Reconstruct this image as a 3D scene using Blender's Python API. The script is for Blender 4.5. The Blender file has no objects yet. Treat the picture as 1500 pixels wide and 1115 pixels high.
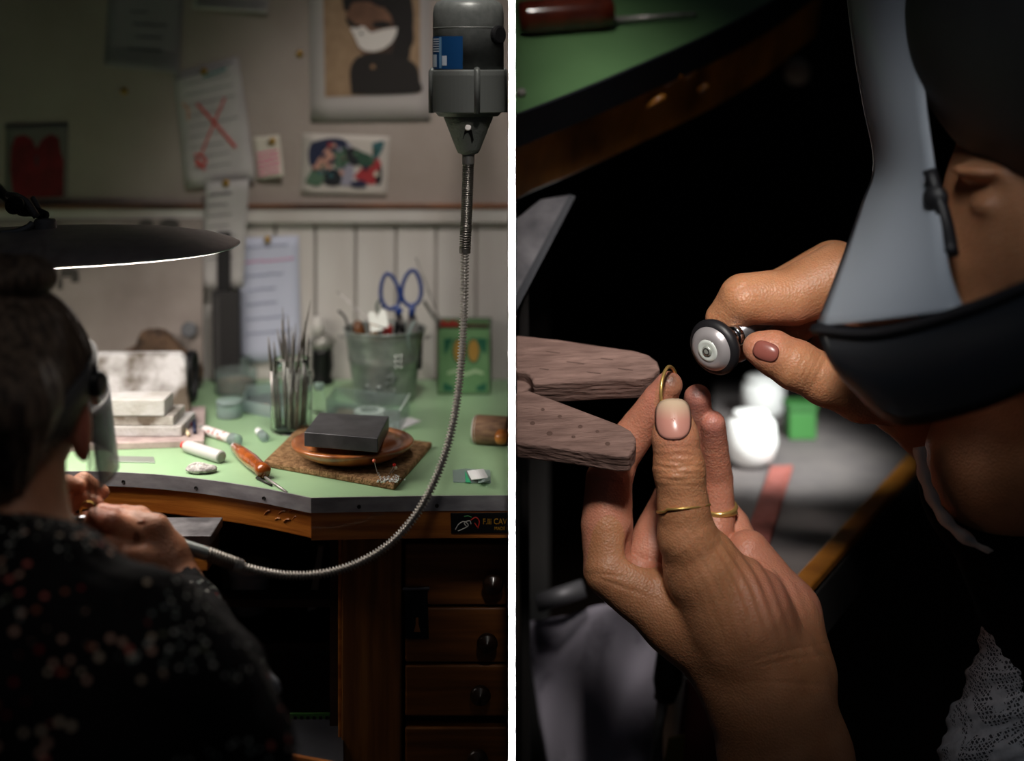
# Two workshop vignettes side by side, parted by a thin white-edged partition board:
#  left  - a jeweller at a green-topped bench under a lamp
#  right - a close study (built larger than life) of the jeweller's hands, ring and bench pin
import bpy, math, random
import numpy as np
from mathutils import Vector, Matrix

random.seed(7); np.random.seed(7)
SC = bpy.context.scene
COL = SC.collection
F = 2100.0          # focal length in pixels of the 1500 px wide frame
HOR = 95.0          # pixel row of the eye level (level camera with vertical lens shift)
ZT = 0.90           # bench top height
EYE = 0.4536        # eye height above the bench
ZC = ZT + EYE
YW = 2.07           # back wall of the left room
D0 = 1.55           # focus distance
MM = D0 / F         # one frame pixel at the focus distance

# ------------------------------------------------------------------ camera, world, lights, exposure
cd = bpy.data.cameras.new('camera'); cam = bpy.data.objects.new('camera', cd); COL.objects.link(cam)
cam.location = (0, 0, ZC); cam.rotation_euler = (math.pi/2, 0, 0)
cd.sensor_width = 36.0; cd.sensor_fit = 'HORIZONTAL'; cd.lens = F/1500*36
cd.shift_y = -(557.5-HOR)/1500
cd.clip_start = 0.05
cd.dof.use_dof = True; cd.dof.focus_distance = 1.54; cd.dof.aperture_fstop = cd.lens/1000/0.029
SC.camera = cam

w = bpy.data.worlds.new('world'); SC.world = w; w.use_nodes = True
w.node_tree.nodes['Background'].inputs[0].default_value = (.75, .85, 1, 1)
w.node_tree.nodes['Background'].inputs[1].default_value = 0.02

def light(name, kind, loc, target, power, color=(1, 1, 1), **kw):
    l = bpy.data.lights.new(name, kind); l.energy = power; l.color = color
    for k, v in kw.items(): setattr(l, k, v)
    o = bpy.data.objects.new(name, l); COL.objects.link(o); o.location = loc
    o.rotation_euler = (Vector(target)-Vector(loc)).to_track_quat('-Z', 'Y').to_euler()
    return o
# added unseen fill brightening the right side of the left room's back wall
light('wall_fill_spot', 'SPOT', (-.03, 1.10, 2.15), (-.09, 2.0, 1.05), 46, (1, .92, .86), spot_size=math.radians(42), spot_blend=1.0, shadow_soft_size=.08)
# lamp over the hands of the close study
light('hand_spot', 'SPOT', (.10, .62, 1.90), (.185, 1.55, 1.075), 84, (1, .93, .86), spot_size=math.radians(27), spot_blend=1.0, shadow_soft_size=.09)
# dim added fill, no lamp of the room, lifting the jeweller's hair and shoulder
light('shoulder_fill_spot', 'SPOT', (-.02, .85, 1.80), (-.37, 1.22, .92), 2.7, (1, .9, .82), spot_size=math.radians(38), spot_blend=1.0, shadow_soft_size=.1)
# added fill that brightens the visor of the close study
light('visor_fill_spot', 'SPOT', (.16, .55, 1.80), (.43, 1.35, 1.17), 9, (.92, .96, 1), spot_size=math.radians(36), spot_blend=1.0, shadow_soft_size=.1)
# spot added only to whiten the pots and table further back
light('pot_fill_spot', 'SPOT', (.60, 1.72, 1.32), (.38, 2.2, .80), 55, (.95, 1, .98), spot_size=math.radians(34), spot_blend=.7, shadow_soft_size=.05)
# added slit of light behind the camera, whitening only the partition's front edge
light('edge_fill_light', 'AREA', (0, -.30, 1.02), (0, 1.45, 1.02), 3.0, shape='RECTANGLE', size=.004, size_y=1.3, spread=math.radians(.12))

SC.view_settings.view_transform = 'Standard'
SC.view_settings.look = 'None'
SC.view_settings.exposure = 0.0
SC.view_settings.gamma = 1.0
SC.view_settings.use_curve_mapping = False
SC.cycles.use_denoising = True
SC.cycles.max_bounces = 10; SC.cycles.transparent_max_bounces = 16
SC.cycles.sample_clamp_indirect = 3.0

# ------------------------------------------------------------------ placing
def at(px, py, d):
    return Vector(((px-750)*d/F, d, ZC+(HOR-py)*d/F))
def bench_d(py): return EYE*F/(py-HOR)
def onb(px, py, z=0.0):
    """point seen at px,py on a level plane z above the bench"""
    return at(px, py, (EYE-z)*F/(py-HOR))
CAM = Vector((0, 0, ZC))
def onp(px, py, P, n):
    r = at(px, py, 1.0)-CAM
    return CAM + r*((P-CAM).dot(n)/r.dot(n))
def rp(px, py, wv=0.0): return at(px, py, D0+wv*MM)

# ------------------------------------------------------------------ materials
def lin(h):
    h = h.lstrip('#'); c = [int(h[i:i+2], 16)/255 for i in (0, 2, 4)]
    return tuple(x/12.92 if x <= .04045 else ((x+.055)/1.055)**2.4 for x in c)+(1,)
MATS = {}
def mat(name, col, rough=.5, metal=0, col2=None, scale=20, detail=5, stretch=(1, 1, 1), lo=.35, hi=.65, bump=0, bscale=None,
        spec=.5, trans=0, ior=1.45, alpha=1, emit=0, sss=0, coat=0, bstretch=None, dist=0.0):
    if name in MATS: return MATS[name]
    m = bpy.data.materials.new(name); m.use_nodes = True; nt = m.node_tree; N = nt.nodes; L = nt.links
    b = N['Principled BSDF']; c = lin(col)
    b.inputs['Base Color'].default_value = c; b.inputs['Roughness'].default_value = rough; b.inputs['Metallic'].default_value = metal
    b.inputs['Specular IOR Level'].default_value = spec; b.inputs['Transmission Weight'].default_value = trans; b.inputs['IOR'].default_value = ior
    b.inputs['Alpha'].default_value = alpha; b.inputs['Coat Weight'].default_value = coat
    if sss:
        b.inputs['Subsurface Weight'].default_value = sss; b.inputs['Subsurface Radius'].default_value = (1, .35, .2); b.inputs['Subsurface Scale'].default_value = .006
    if emit: b.inputs['Emission Color'].default_value = c; b.inputs['Emission Strength'].default_value = emit
    tc = None
    def coord(st):
        nonlocal tc
        if tc is None: tc = N.new('ShaderNodeTexCoord')
        mp = N.new('ShaderNodeMapping'); mp.inputs['Scale'].default_value = st; L.new(tc.outputs['Object'], mp.inputs['Vector']); return mp.outputs[0]
    if col2:
        t = N.new('ShaderNodeTexNoise'); t.inputs['Scale'].default_value = scale; t.inputs['Detail'].default_value = detail; t.inputs['Distortion'].default_value = dist
        L.new(coord(stretch), t.inputs['Vector'])
        r = N.new('ShaderNodeValToRGB'); r.color_ramp.elements[0].position = lo; r.color_ramp.elements[1].position = hi
        r.color_ramp.elements[0].color = c; r.color_ramp.elements[1].color = lin(col2)
        L.new(t.outputs['Fac'], r.inputs[0]); L.new(r.outputs[0], b.inputs['Base Color'])
    if bump:
        t2 = N.new('ShaderNodeTexNoise'); t2.inputs['Scale'].default_value = bscale or scale; t2.inputs['Detail'].default_value = 6
        L.new(coord(bstretch or stretch), t2.inputs['Vector'])
        bp = N.new('ShaderNodeBump'); bp.inputs['Strength'].default_value = bump; bp.inputs['Distance'].default_value = .004
        L.new(t2.outputs['Fac'], bp.inputs['Height']); L.new(bp.outputs[0], b.inputs['Normal'])
    MATS[name] = m
    return m

# ------------------------------------------------------------------ geometry helpers (world coordinates)
def join(*gs):
    V = []; Fc = []
    for v, f in gs:
        o = len(V); V += [tuple(x) for x in v]; Fc += [tuple(i+o for i in q) for q in f]
    return V, Fc
QB = [(0, 3, 2, 1), (4, 5, 6, 7), (0, 1, 5, 4), (1, 2, 6, 5), (2, 3, 7, 6), (3, 0, 4, 7)]
def box(c, s, rz=0.0):
    R = Matrix.Rotation(rz, 3, 'Z'); c = Vector(c)
    V = [c+R@Vector((x*s[0]/2, y*s[1]/2, z*s[2]/2)) for z in (-1, 1) for x, y in ((-1, -1), (1, -1), (1, 1), (-1, 1))]
    return V, QB
def span(a, b):
    return box([(a[i]+b[i])/2 for i in range(3)], [abs(b[i]-a[i]) for i in range(3)])
def obox(c, ax, ay, az):
    c = Vector(c); V = [c+ax*x+ay*y+az*z for z in (-1, 1) for x, y in ((-1, -1), (1, -1), (1, 1), (-1, 1))]
    return V, QB
def prism(pts, off):
    pts = [Vector(p) for p in pts]; off = Vector(off); n = len(pts)
    V = pts+[p+off for p in pts]
    return V, [tuple(range(n)), tuple(range(2*n-1, n-1, -1))]+[(i, i+n, (i+1) % n+n, (i+1) % n) for i in range(n)]
def frame(a):
    a = Vector(a).normalized(); h = Vector((0, 0, 1)) if abs(a.z) < .9 else Vector((1, 0, 0))
    u = h.cross(a).normalized(); return a, u, a.cross(u)
def lathe(o, axis, prof, n=32, capb=True, capt=True, sx=1.0, sy=1.0):
    o = Vector(o); a, u, v = frame(axis); V = []; Fc = []
    for r, h in prof:
        for i in range(n):
            t = 2*math.pi*i/n; V.append(o+a*h+u*(r*math.cos(t)*sx)+v*(r*math.sin(t)*sy))
    for k in range(len(prof)-1):
        for i in range(n):
            j = (i+1) % n; Fc.append((k*n+i, k*n+j, (k+1)*n+j, (k+1)*n+i))
    if capb: Fc.append(tuple(range(n-1, -1, -1)))
    if capt: Fc.append(tuple((len(prof)-1)*n+i for i in range(n)))
    return V, Fc
def catmull(P, k=8):
    P = [Vector(p) for p in P]; Q = [P[0]*2-P[1]]+P+[P[-1]*2-P[-2]]; out = []
    for i in range(1, len(Q)-2):
        for s in range(k):
            t = s/k; a, b, c, d = Q[i-1], Q[i], Q[i+1], Q[i+2]
            out.append(.5*((2*b)+(c-a)*t+(2*a-5*b+4*c-d)*t*t+(3*b-a-3*c+d)*t**3))
    return out+[P[-1]]
def resample(P, step):
    A = np.array([tuple(p) for p in P]); L_ = np.concatenate([[0], np.cumsum(np.linalg.norm(np.diff(A, axis=0), axis=1))])
    t = np.arange(0, L_[-1], step); return [Vector([float(np.interp(x, L_, A[:, i])) for i in range(3)]) for x in t]
def tube(P, r, n=10, cap=True, flat=1.0):
    P = [Vector(p) for p in P]; V = []; Fc = []; m = len(P)
    rr = r if isinstance(r, (list, tuple)) else [r]*m
    t = (P[1]-P[0]).normalized(); _, u, _ = frame(t)
    for i in range(m):
        t = (P[min(i+1, m-1)]-P[max(i-1, 0)]).normalized()
        u = (u-t*u.dot(t)); u = u.normalized() if u.length > 1e-9 else frame(t)[1]
        v = t.cross(u)
        for k in range(n):
            a = 2*math.pi*k/n; V.append(P[i]+u*(rr[i]*math.cos(a))+v*(rr[i]*math.sin(a)*flat))
    for i in range(m-1):
        for k in range(n):
            j = (k+1) % n; Fc.append((i*n+k, i*n+j, (i+1)*n+j, (i+1)*n+k))
    if cap: Fc.append(tuple(range(n-1, -1, -1))); Fc.append(tuple((m-1)*n+k for k in range(n)))
    return V, Fc
def grid(fn, nu, nv):
    V = [fn(i/nu, j/nv) for j in range(nv+1) for i in range(nu+1)]
    return V, [(j*(nu+1)+i, j*(nu+1)+i+1, (j+1)*(nu+1)+i+1, (j+1)*(nu+1)+i) for j in range(nv) for i in range(nu)]

def rootpos(o):
    p = Vector((0, 0, 0))
    while o is not None: p += o.location; o = o.parent
    return p
def ob(name, geo, m, parent=None, smooth=False, bevel=0, solid=0, loc=None, sub=0, label=None):
    V, Fc = geo
    A = np.array([tuple(v) for v in V], dtype=float)
    base = rootpos(parent) if parent is not None else (Vector(loc) if loc is not None else Vector(((A[:, 0].min()+A[:, 0].max())/2, (A[:, 1].min()+A[:, 1].max())/2, A[:, 2].min())))
    A = A-np.array(base)
    me = bpy.data.meshes.new(name); me.from_pydata(A.tolist(), [], [tuple(f) for f in Fc])
    me.validate(); me.update()
    if m is not None: me.materials.append(m)
    if smooth: me.polygons.foreach_set('use_smooth', [True]*len(me.polygons))
    o = bpy.data.objects.new(name, me); COL.objects.link(o)
    if parent is not None: o.parent = parent
    else: o.location = base
    if solid:
        s = o.modifiers.new('solid', 'SOLIDIFY'); s.thickness = solid; s.offset = 0
    if bevel:
        bv = o.modifiers.new('bevel', 'BEVEL'); bv.width = bevel; bv.segments = 3; bv.limit_method = 'ANGLE'; bv.harden_normals = False
    if sub:
        ss = o.modifiers.new('sub', 'SUBSURF'); ss.levels = sub; ss.render_levels = sub
    if label: o['label'] = label
    return o
def recalc(o):
    import bmesh
    b = bmesh.new(); b.from_mesh(o.data); bmesh.ops.recalc_face_normals(b, faces=b.faces); b.to_mesh(o.data); b.free(); return o
def thing(name, label, cat, loc, group=None):
    o = bpy.data.objects.new(name, None); COL.objects.link(o); o.location = loc; o.empty_display_size = .02
    o['label'] = label; o['category'] = cat
    if group: o['group'] = group
    return o
def tag(o, label, cat, group=None):
    o['label'] = label; o['category'] = cat
    if group: o['group'] = group
    return o
def struct(o, label=None, cat=None):
    o['kind'] = 'structure'
    if label: o['label'] = label
    if cat: o['category'] = cat
    return o
def text_geo(s, size, depth):
    c = bpy.data.curves.new('text', 'FONT'); c.body = s; c.size = size; c.extrude = depth
    o = bpy.data.objects.new('text', c); COL.objects.link(o)
    me = bpy.data.meshes.new_from_object(o.evaluated_get(bpy.context.evaluated_depsgraph_get()))
    V = [v.co.copy() for v in me.vertices]; Fc = [tuple(p.vertices) for p in me.polygons]
    bpy.data.objects.remove(o); bpy.data.curves.remove(c); bpy.data.meshes.remove(me)
    return V, Fc

# ------------------------------------------------------------------ organic surfaces: smooth union of round cones, meshed with surface nets
class Field:
    def __init__(s, lo, hi, h):
        s.lo = np.array(lo, dtype=np.float32); s.h = h
        s.n = np.ceil((np.array(hi)-np.array(lo))/h).astype(int)+1
        s.f = np.full(s.n, 1.0, dtype=np.float32)
    def _sub(s, mn, mx):
        a = np.clip(np.floor((mn-s.lo)/s.h).astype(int), 0, s.n-1); b = np.clip(np.ceil((mx-s.lo)/s.h).astype(int)+1, 1, s.n)
        if np.any(b <= a): return None
        ax = [s.lo[i]+s.h*np.arange(a[i], b[i], dtype=np.float32) for i in range(3)]
        return tuple(slice(a[i], b[i]) for i in range(3)), np.meshgrid(*ax, indexing='ij', sparse=True)
    def _mix(s, sl, d, k, cut=False):
        g = s.f[sl]
        if cut: d = -d; hh = np.clip(.5-.5*(g-d)/k, 0, 1); s.f[sl] = g*(1-hh)+d*hh+k*hh*(1-hh); return
        hh = np.clip(.5+.5*(d-g)/k, 0, 1); s.f[sl] = d*(1-hh)+g*hh-k*hh*(1-hh)
    def cone(s, a, b, ra, rb, k=.004, cut=False):
        a = np.array(a, dtype=np.float32); b = np.array(b, dtype=np.float32); m = max(ra, rb)+3*k+2*s.h+.01
        q = s._sub(np.minimum(a, b)-m, np.maximum(a, b)+m)
        if q is None: return
        sl, (X, Y, Z) = q; ab = b-a; L2 = float(ab@ab)+1e-12
        t = np.clip(((X-a[0])*ab[0]+(Y-a[1])*ab[1]+(Z-a[2])*ab[2])/L2, 0, 1)
        d = np.sqrt((X-a[0]-t*ab[0])**2+(Y-a[1]-t*ab[1])**2+(Z-a[2]-t*ab[2])**2)-(ra+t*(rb-ra))
        s._mix(sl, d, k, cut)
    def chain(s, pts, k=.004):
        for (a, ra), (b, rb) in zip(pts, pts[1:]): s.cone(a, b, ra, rb, k)
    def ell(s, c, r, k=.004, M=None, cut=False):
        c = np.array(c, dtype=np.float32); m = max(r)+3*k+2*s.h+.01
        q = s._sub(c-m, c+m)
        if q is None: return
        sl, (X, Y, Z) = q; X, Y, Z = X-c[0], Y-c[1], Z-c[2]
        if M is not None:
            M = np.array(M, dtype=np.float32); X, Y, Z = [M[0, i]*X+M[1, i]*Y+M[2, i]*Z for i in range(3)]
        kq = np.sqrt((X/r[0])**2+(Y/r[1])**2+(Z/r[2])**2); k2 = np.sqrt((X/r[0]**2)**2+(Y/r[1]**2)**2+(Z/r[2]**2)**2)+1e-9
        s._mix(sl, kq*(kq-1)/k2, k, cut)
    def mesh(s):
        f = s.f; f[[0, -1]] = np.maximum(f[[0, -1]], 1e-3); f[:, [0, -1]] = np.maximum(f[:, [0, -1]], 1e-3); f[:, :, [0, -1]] = np.maximum(f[:, :, [0, -1]], 1e-3)
        ins = f < 0
        cnt = np.zeros(np.array(f.shape)-1, dtype=np.int8)
        for i in (0, 1):
            for j in (0, 1):
                for k in (0, 1):
                    cnt += ins[i:f.shape[0]-1+i, j:f.shape[1]-1+j, k:f.shape[2]-1+k]
        act = (cnt > 0) & (cnt < 8); I = np.argwhere(act)
        idx = np.full(act.shape, -1, dtype=np.int32); idx[act] = np.arange(len(I))
        P = np.zeros((len(I), 3)); W = np.zeros(len(I))
        cs = [(i, j, k) for i in (0, 1) for j in (0, 1) for k in (0, 1)]
        val = {c: f[I[:, 0]+c[0], I[:, 1]+c[1], I[:, 2]+c[2]] for c in cs}
        for c in cs:
            for ax in range(3):
                if c[ax] == 0:
                    e = list(c); e[ax] = 1; e = tuple(e); va, vb = val[c], val[e]; x = (va < 0) != (vb < 0)
                    t = np.where(x, va/np.where(x, va-vb, 1), 0); p = np.tile(np.array(c, dtype=float), (len(I), 1)); p[:, ax] += t
                    P[x] += p[x]; W[x] += 1
        P = (P/W[:, None]+I)*s.h+s.lo
        Q = []
        for ax in range(3):
            sl0 = [slice(None)]*3; sl1 = [slice(None)]*3; sl0[ax] = slice(0, -1); sl1[ax] = slice(1, None)
            a, b = ins[tuple(sl0)], ins[tuple(sl1)]; E = np.argwhere(a != b); up = a[tuple(E.T)]
            u, v = (ax+1) % 3, (ax+2) % 3
            ok = (E[:, u] > 0) & (E[:, v] > 0) & (E[:, u] < f.shape[u]-1) & (E[:, v] < f.shape[v]-1); E = E[ok]; up = up[ok]
            def ci(du, dv):
                e = E.copy(); e[:, u] -= du; e[:, v] -= dv; return idx[tuple(e.T)]
            q = np.stack([ci(1, 1), ci(0, 1), ci(0, 0), ci(1, 0)], 1); q[~up] = q[~up][:, ::-1]; Q.append(q)
        Q = np.concatenate(Q)
        # two passes of light smoothing
        for _ in range(2):
            S = np.zeros_like(P); C = np.zeros(len(P))
            for i in range(4):
                np.add.at(S, Q[:, i], P[Q[:, (i+1) % 4]]); np.add.at(C, Q[:, i], 1); np.add.at(S, Q[:, (i+1) % 4], P[Q[:, i]]); np.add.at(C, Q[:, (i+1) % 4], 1)
            P = P*.6+(S/np.maximum(C, 1)[:, None])*.4
        return P, Q
def vnormals(P, Q):
    n = np.cross(P[Q[:, 2]]-P[Q[:, 0]], P[Q[:, 3]]-P[Q[:, 1]]); N_ = np.zeros_like(P)
    for i in range(4): np.add.at(N_, Q[:, i], n)
    return N_/(np.linalg.norm(N_, axis=1)[:, None]+1e-12)
def topx(P):
    d = P[:, 1]; return P[:, 0]*F/d+750, HOR-(P[:, 2]-ZC)*F/d
def vnoise(P, s, seed=0):
    r = np.random.RandomState(seed); o = np.zeros(len(P))
    for k in range(7):
        d = r.normal(size=3); d /= np.linalg.norm(d); o += np.sin(P@(d*s*(.6+.8*r.rand()))+r.rand()*6.28)
    return o/7
def arrmesh(name, P, Q, m, parent=None, loc=None, attrs=None):
    base = np.array(rootpos(parent)) if parent is not None else np.array(loc if loc is not None else ((P[:, 0].min()+P[:, 0].max())/2, (P[:, 1].min()+P[:, 1].max())/2, P[:, 2].min()))
    me = bpy.data.meshes.new(name)
    me.vertices.add(len(P)); me.vertices.foreach_set('co', (P-base).astype(np.float32).ravel())
    me.loops.add(len(Q)*4); me.loops.foreach_set('vertex_index', Q.astype(np.int32).ravel())
    me.polygons.add(len(Q)); me.polygons.foreach_set('loop_start', np.arange(0, len(Q)*4, 4, dtype=np.int32))
    me.polygons.foreach_set('use_smooth', np.ones(len(Q), dtype=bool))
    me.update(calc_edges=True); me.validate()
    for k, v in (attrs or {}).items():
        a = me.attributes.new(k, 'FLOAT', 'POINT'); a.data.foreach_set('value', v.astype(np.float32))
    me.materials.append(m)
    o = bpy.data.objects.new(name, me); COL.objects.link(o)
    if parent is not None: o.parent = parent
    else: o.location = base
    return o

# =================================================================== SETTING
M_plaster = mat('wall_paint', '#a89d96', .8, col2='#93877e', scale=6, lo=.3, hi=.7, bump=.25, bscale=120)
M_panel = mat('panel_paint', '#c9c6c2', .45, col2='#b3aca6', scale=9, stretch=(1, 1, .25), bump=.1, bscale=60)
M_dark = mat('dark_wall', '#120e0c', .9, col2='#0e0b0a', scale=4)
M_floor = mat('floor_boards', '#3a2c22', .6, col2='#241a14', scale=8, stretch=(1, 8, 1), bump=.2)
M_white = mat('white_edge_paint', '#f4f4f4', .9, spec=0)
M_partition = mat('partition_board', '#6b6762', .9, spec=.1)

wall = struct(ob('wall_back', span((-1.45, YW+.012, 0), (-.0036, YW+.09, 2.6)), M_plaster), 'off-white plaster wall behind the green workbench', 'wall')
plaster = ob('upper_board', span((-1.45, YW-.002, at(0, 300, YW).z), (-.0036, YW+.012, 2.6)), M_plaster, wall)
# tongue and groove boards, each a piece of its own
bw = 59*YW/F; x0 = (698-750)*YW/F; k = 0
pm = None
zlo, zhi = .80, at(0, 322, YW).z
for i in range(-1, 15):
    xl = x0-i*bw
    if i == -1:
        ob('plank', span((x0+.0012, YW, zlo), (-.0036, YW+.012, zhi)), M_panel, wall, bevel=.0015); continue
    if pm is None:
        pm = ob('plank', span((xl-bw+.0012, YW, zlo), (xl-.0012, YW+.012, zhi)), M_panel, wall, bevel=.0025); first = xl
    else:
        c = pm.copy(); COL.objects.link(c); c.parent = wall; c.location = (xl-first, 0, 0)
zr0, zr1 = at(0, 326, YW).z, at(0, 304, YW).z
rail = struct(ob('trim_1', span((-1.45, YW-.012, zr0), (-.0036, YW+.004, zr1)), M_panel, bevel=.003), 'white painted dado rail along the back wall', 'rail')
ob('ledge', span((-1.45, YW-.016, zr1), (-.0036, YW+.004, zr1+.006)), mat('ledge_wood', '#8a5a3c', .6, col2='#4c3428', scale=14, stretch=(.5, 1, 1)), rail, bevel=.002)
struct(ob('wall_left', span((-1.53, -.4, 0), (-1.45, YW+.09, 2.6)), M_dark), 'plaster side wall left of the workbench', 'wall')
struct(ob('floor', span((-1.53, -.6, -.05), (1.9, 4.7, 0)), M_floor), 'dark brown board floor', 'floor')
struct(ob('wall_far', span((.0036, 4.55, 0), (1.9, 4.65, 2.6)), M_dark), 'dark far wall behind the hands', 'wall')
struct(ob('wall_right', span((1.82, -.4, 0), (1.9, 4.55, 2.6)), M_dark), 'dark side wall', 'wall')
# partition board between the two vignettes, white front edge
PT = 5*1.46/F
part = struct(ob('wall_partition', span((-PT, 1.464, .0), (PT, 4.55, 2.1)), M_partition), 'thin upright partition board between bench and hands', 'partition')
ob('white_edge', span((-PT, 1.46, .0), (PT, 1.464, 2.1)), M_white, part, label='bright white front edge of the board')

# =================================================================== LEFT: WORKBENCH
M_lino = mat('green_lino', '#93b58d', .42, col2='#8aaa84', scale=10, lo=.3, hi=.7, bump=.05, bscale=200)
M_alu = mat('edge_metal', '#a9a8ac', .4, .5, col2='#87858a', scale=30, stretch=(1, 1, 3), bump=.1)
M_pine = mat('pine', '#b5702c', .38, col2='#8a4c18', scale=22, stretch=(.35, .35, 5), bump=.15, bscale=60, coat=.25)
M_pine2 = mat('pine_panel', '#96602c', .5, col2='#6c3f18', scale=20, stretch=(4, 1, .3), bump=.1)
M_drawer = mat('drawer_wood', '#84501f', .45, col2='#5a3314', scale=18, stretch=(.3, 1, 5), bump=.1)
M_dwood = mat('dark_wood', '#3a2314', .6, col2='#241409', scale=12, stretch=(.4, 1, 4))
M_screw = mat('screw_dark', '#2b2928', .5, .6)
M_black = mat('black_metal', '#1b1b1d', .45, .5)

bench = thing('workbench', 'pine jeweller\'s workbench with green top, metal edge and cut-out front', 'workbench', (-.4, 1.8, 0))
fr = [onb(px, py) for px, py in ((745.4, 727), (640, 727.5), (526, 729), (456, 730.5))]
cut = [onb(px, py) for px, py in ((409, 721), (380, 715.5), (304, 704), (228, 696), (154, 692), (100, 691.5))]
ax_ = cut[-1].x
mir = [Vector((2*ax_-p.x, p.y, p.z)) for p in reversed(cut[:-1])]
corner2 = Vector((2*ax_-fr[-1].x, fr[-1].y, ZT))
edge = fr[:-1]+catmull([fr[-1]]+cut+mir+[corner2], 5)+[Vector((-1.3, fr[-1].y, ZT))]
edge[0] = Vector((-.0042, edge[0].y, ZT))
for e in edge: e.z = ZT
topol = edge+[Vector((-1.3, YW-.004, ZT)), Vector((-.0042, YW-.004, ZT))]
recalc(ob('top', prism(topol, (0, 0, -.0140)), M_lino, bench))
def offset_edge(E, d):
    out = []
    for i, p in enumerate(E):
        t = (E[min(i+1, len(E)-1)]-E[max(i-1, 0)]).normalized(); out.append(p+Vector((-t.y, t.x, 0))*d)
    return out
def strip(E, d0, d1, z0, z1):
    A = offset_edge(E, d0); B = offset_edge(E, d1); V = []; Fc = []
    for a, b in zip(A, B): V += [(a.x, a.y, z0), (b.x, b.y, z0), (b.x, b.y, z1), (a.x, a.y, z1)]
    n = len(E)
    for i in range(n-1):
        for k in range(4): Fc.append((i*4+k, (i+1)*4+k, (i+1)*4+(k+1) % 4, i*4+(k+1) % 4))
    Fc += [(0, 1, 2, 3), (n*4-1, n*4-2, n*4-3, n*4-4)]
    return V, Fc
es = recalc(ob('edge_strip', strip(edge, 0.0002, .0022, ZT-.0145, ZT+.0012), M_alu, bench))
for px in (181, 286, 386, 498, 620):
    i = min(range(len(edge)), key=lambda q: abs(edge[q].x*F/edge[q].y+750-px)); p = edge[i]
    t = (edge[i+1]-edge[i-1]).normalized(); n_ = Vector((-t.y, t.x, 0))
    ob('screw', lathe(p+n_*.002-Vector((0, 0, .009)), n_, [(.0022, 0), (.002, .0012), (.0006, .0006)], 12), M_screw, es)
recalc(ob('apron', strip(edge, -.03, -.003, ZT-.0435, ZT-.0147), M_pine, bench, bevel=.002))
recalc(ob('apron_front', strip(edge[:4], -.003, .0005, ZT-.0435, ZT-.0147), M_pine, bench))
# pegs/carved nicks on the apron near the corner
for (px, py, l, s) in ((397, 740, 13, .5), (412, 752, 16, .6), (405, 762, 12, .3), (425, 748, 10, .8), (384, 738, 14, .4), (418, 764, 13, .5), (390, 752, 12, .7), (402, 735, 9, .2), (430, 760, 9, .6)):
    i = min(range(len(edge)), key=lambda q: abs(edge[q].x*F/edge[q].y+750-px)); p0 = edge[i]
    t = (edge[max(i-1, 0)]-edge[i+1]).normalized(); n_ = Vector((t.y, -t.x, 0)); n_ = n_ if n_.y < 0 else -n_
    c = at(px, py, p0.y); c = Vector((c.x, p0.y, c.z))+n_*-.0025
    a = c-t*(l*.5*.00072)-Vector((0, 0, s*.004)); b = c+t*(l*.5*.00072)+Vector((0, 0, s*.004))
    ob('nick', tube(catmull([a, (a+b)/2+Vector((0, 0, .0015)), b], 4), [.0006]+[.0014]*7+[.0006], 6), M_pine, bench)
# pedestal: post, carcass, drawers
YF = 1.572
def fz(py, d=YF): return at(0, py, d).z
def fx(px, d=YF): return (px-750)*d/F
ob('post', span((fx(500), YF, .0), (fx(588), YF+.03, fz(789))), M_pine2, bench, bevel=.002)
ob('post_trim', span((fx(494), YF+.006, .0), (fx(500), YF+.03, fz(789))), M_pine, bench, bevel=.0015)
ob('side_panel', span((fx(478), YF+.03, .0), (fx(492), YW-.02, fz(789))), M_dwood, bench)
ob('carcass', span((fx(592), YF+.022, .0), (-.0042, YW-.02, fz(792))), M_dwood, bench)
for (y0, y1, kx, ky) in ((797, 887, 722, 850), (891, 971, 714, 936), (975, 1050, 704, 1012), (1066, 1140, 700, 1105)):
    dr = ob('drawer', span((fx(593), YF, fz(y1)), (-.0045, YF+.02, fz(y0))), M_drawer, bench, bevel=.0025)
    ob('knob', lathe(at(kx, ky, YF), (0, -1, 0), [(.006, 0), (.005, .006), (.0105, .009), (.0115, .013), (.009, .017), (.003, .0175), (.0025, .019)], 24), mat('knob_wood', '#2a1a10', .35, coat=.3), dr, smooth=True)
# hasp on the first drawer
hasp = ob('hasp', prism([at(px, py, YF-.002) for px, py in ((592, 866), (626, 866), (628, 936), (594, 936))], (0, .002, 0)), M_black, bench, bevel=.0006)
ob('hinge_pin', tube([at(590, 863, YF-.003), at(629, 862, YF-.003)], .0022, 12), mat('worn_steel', '#77757a', .35, .9), hasp)
ob('slot', prism([at(px, py, YF-.0025) for px, py in ((609, 905), (613, 905), (613, 915), (616, 926), (606, 926), (609, 915))], (0, .0008, 0)), M_pine2, hasp)
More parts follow.
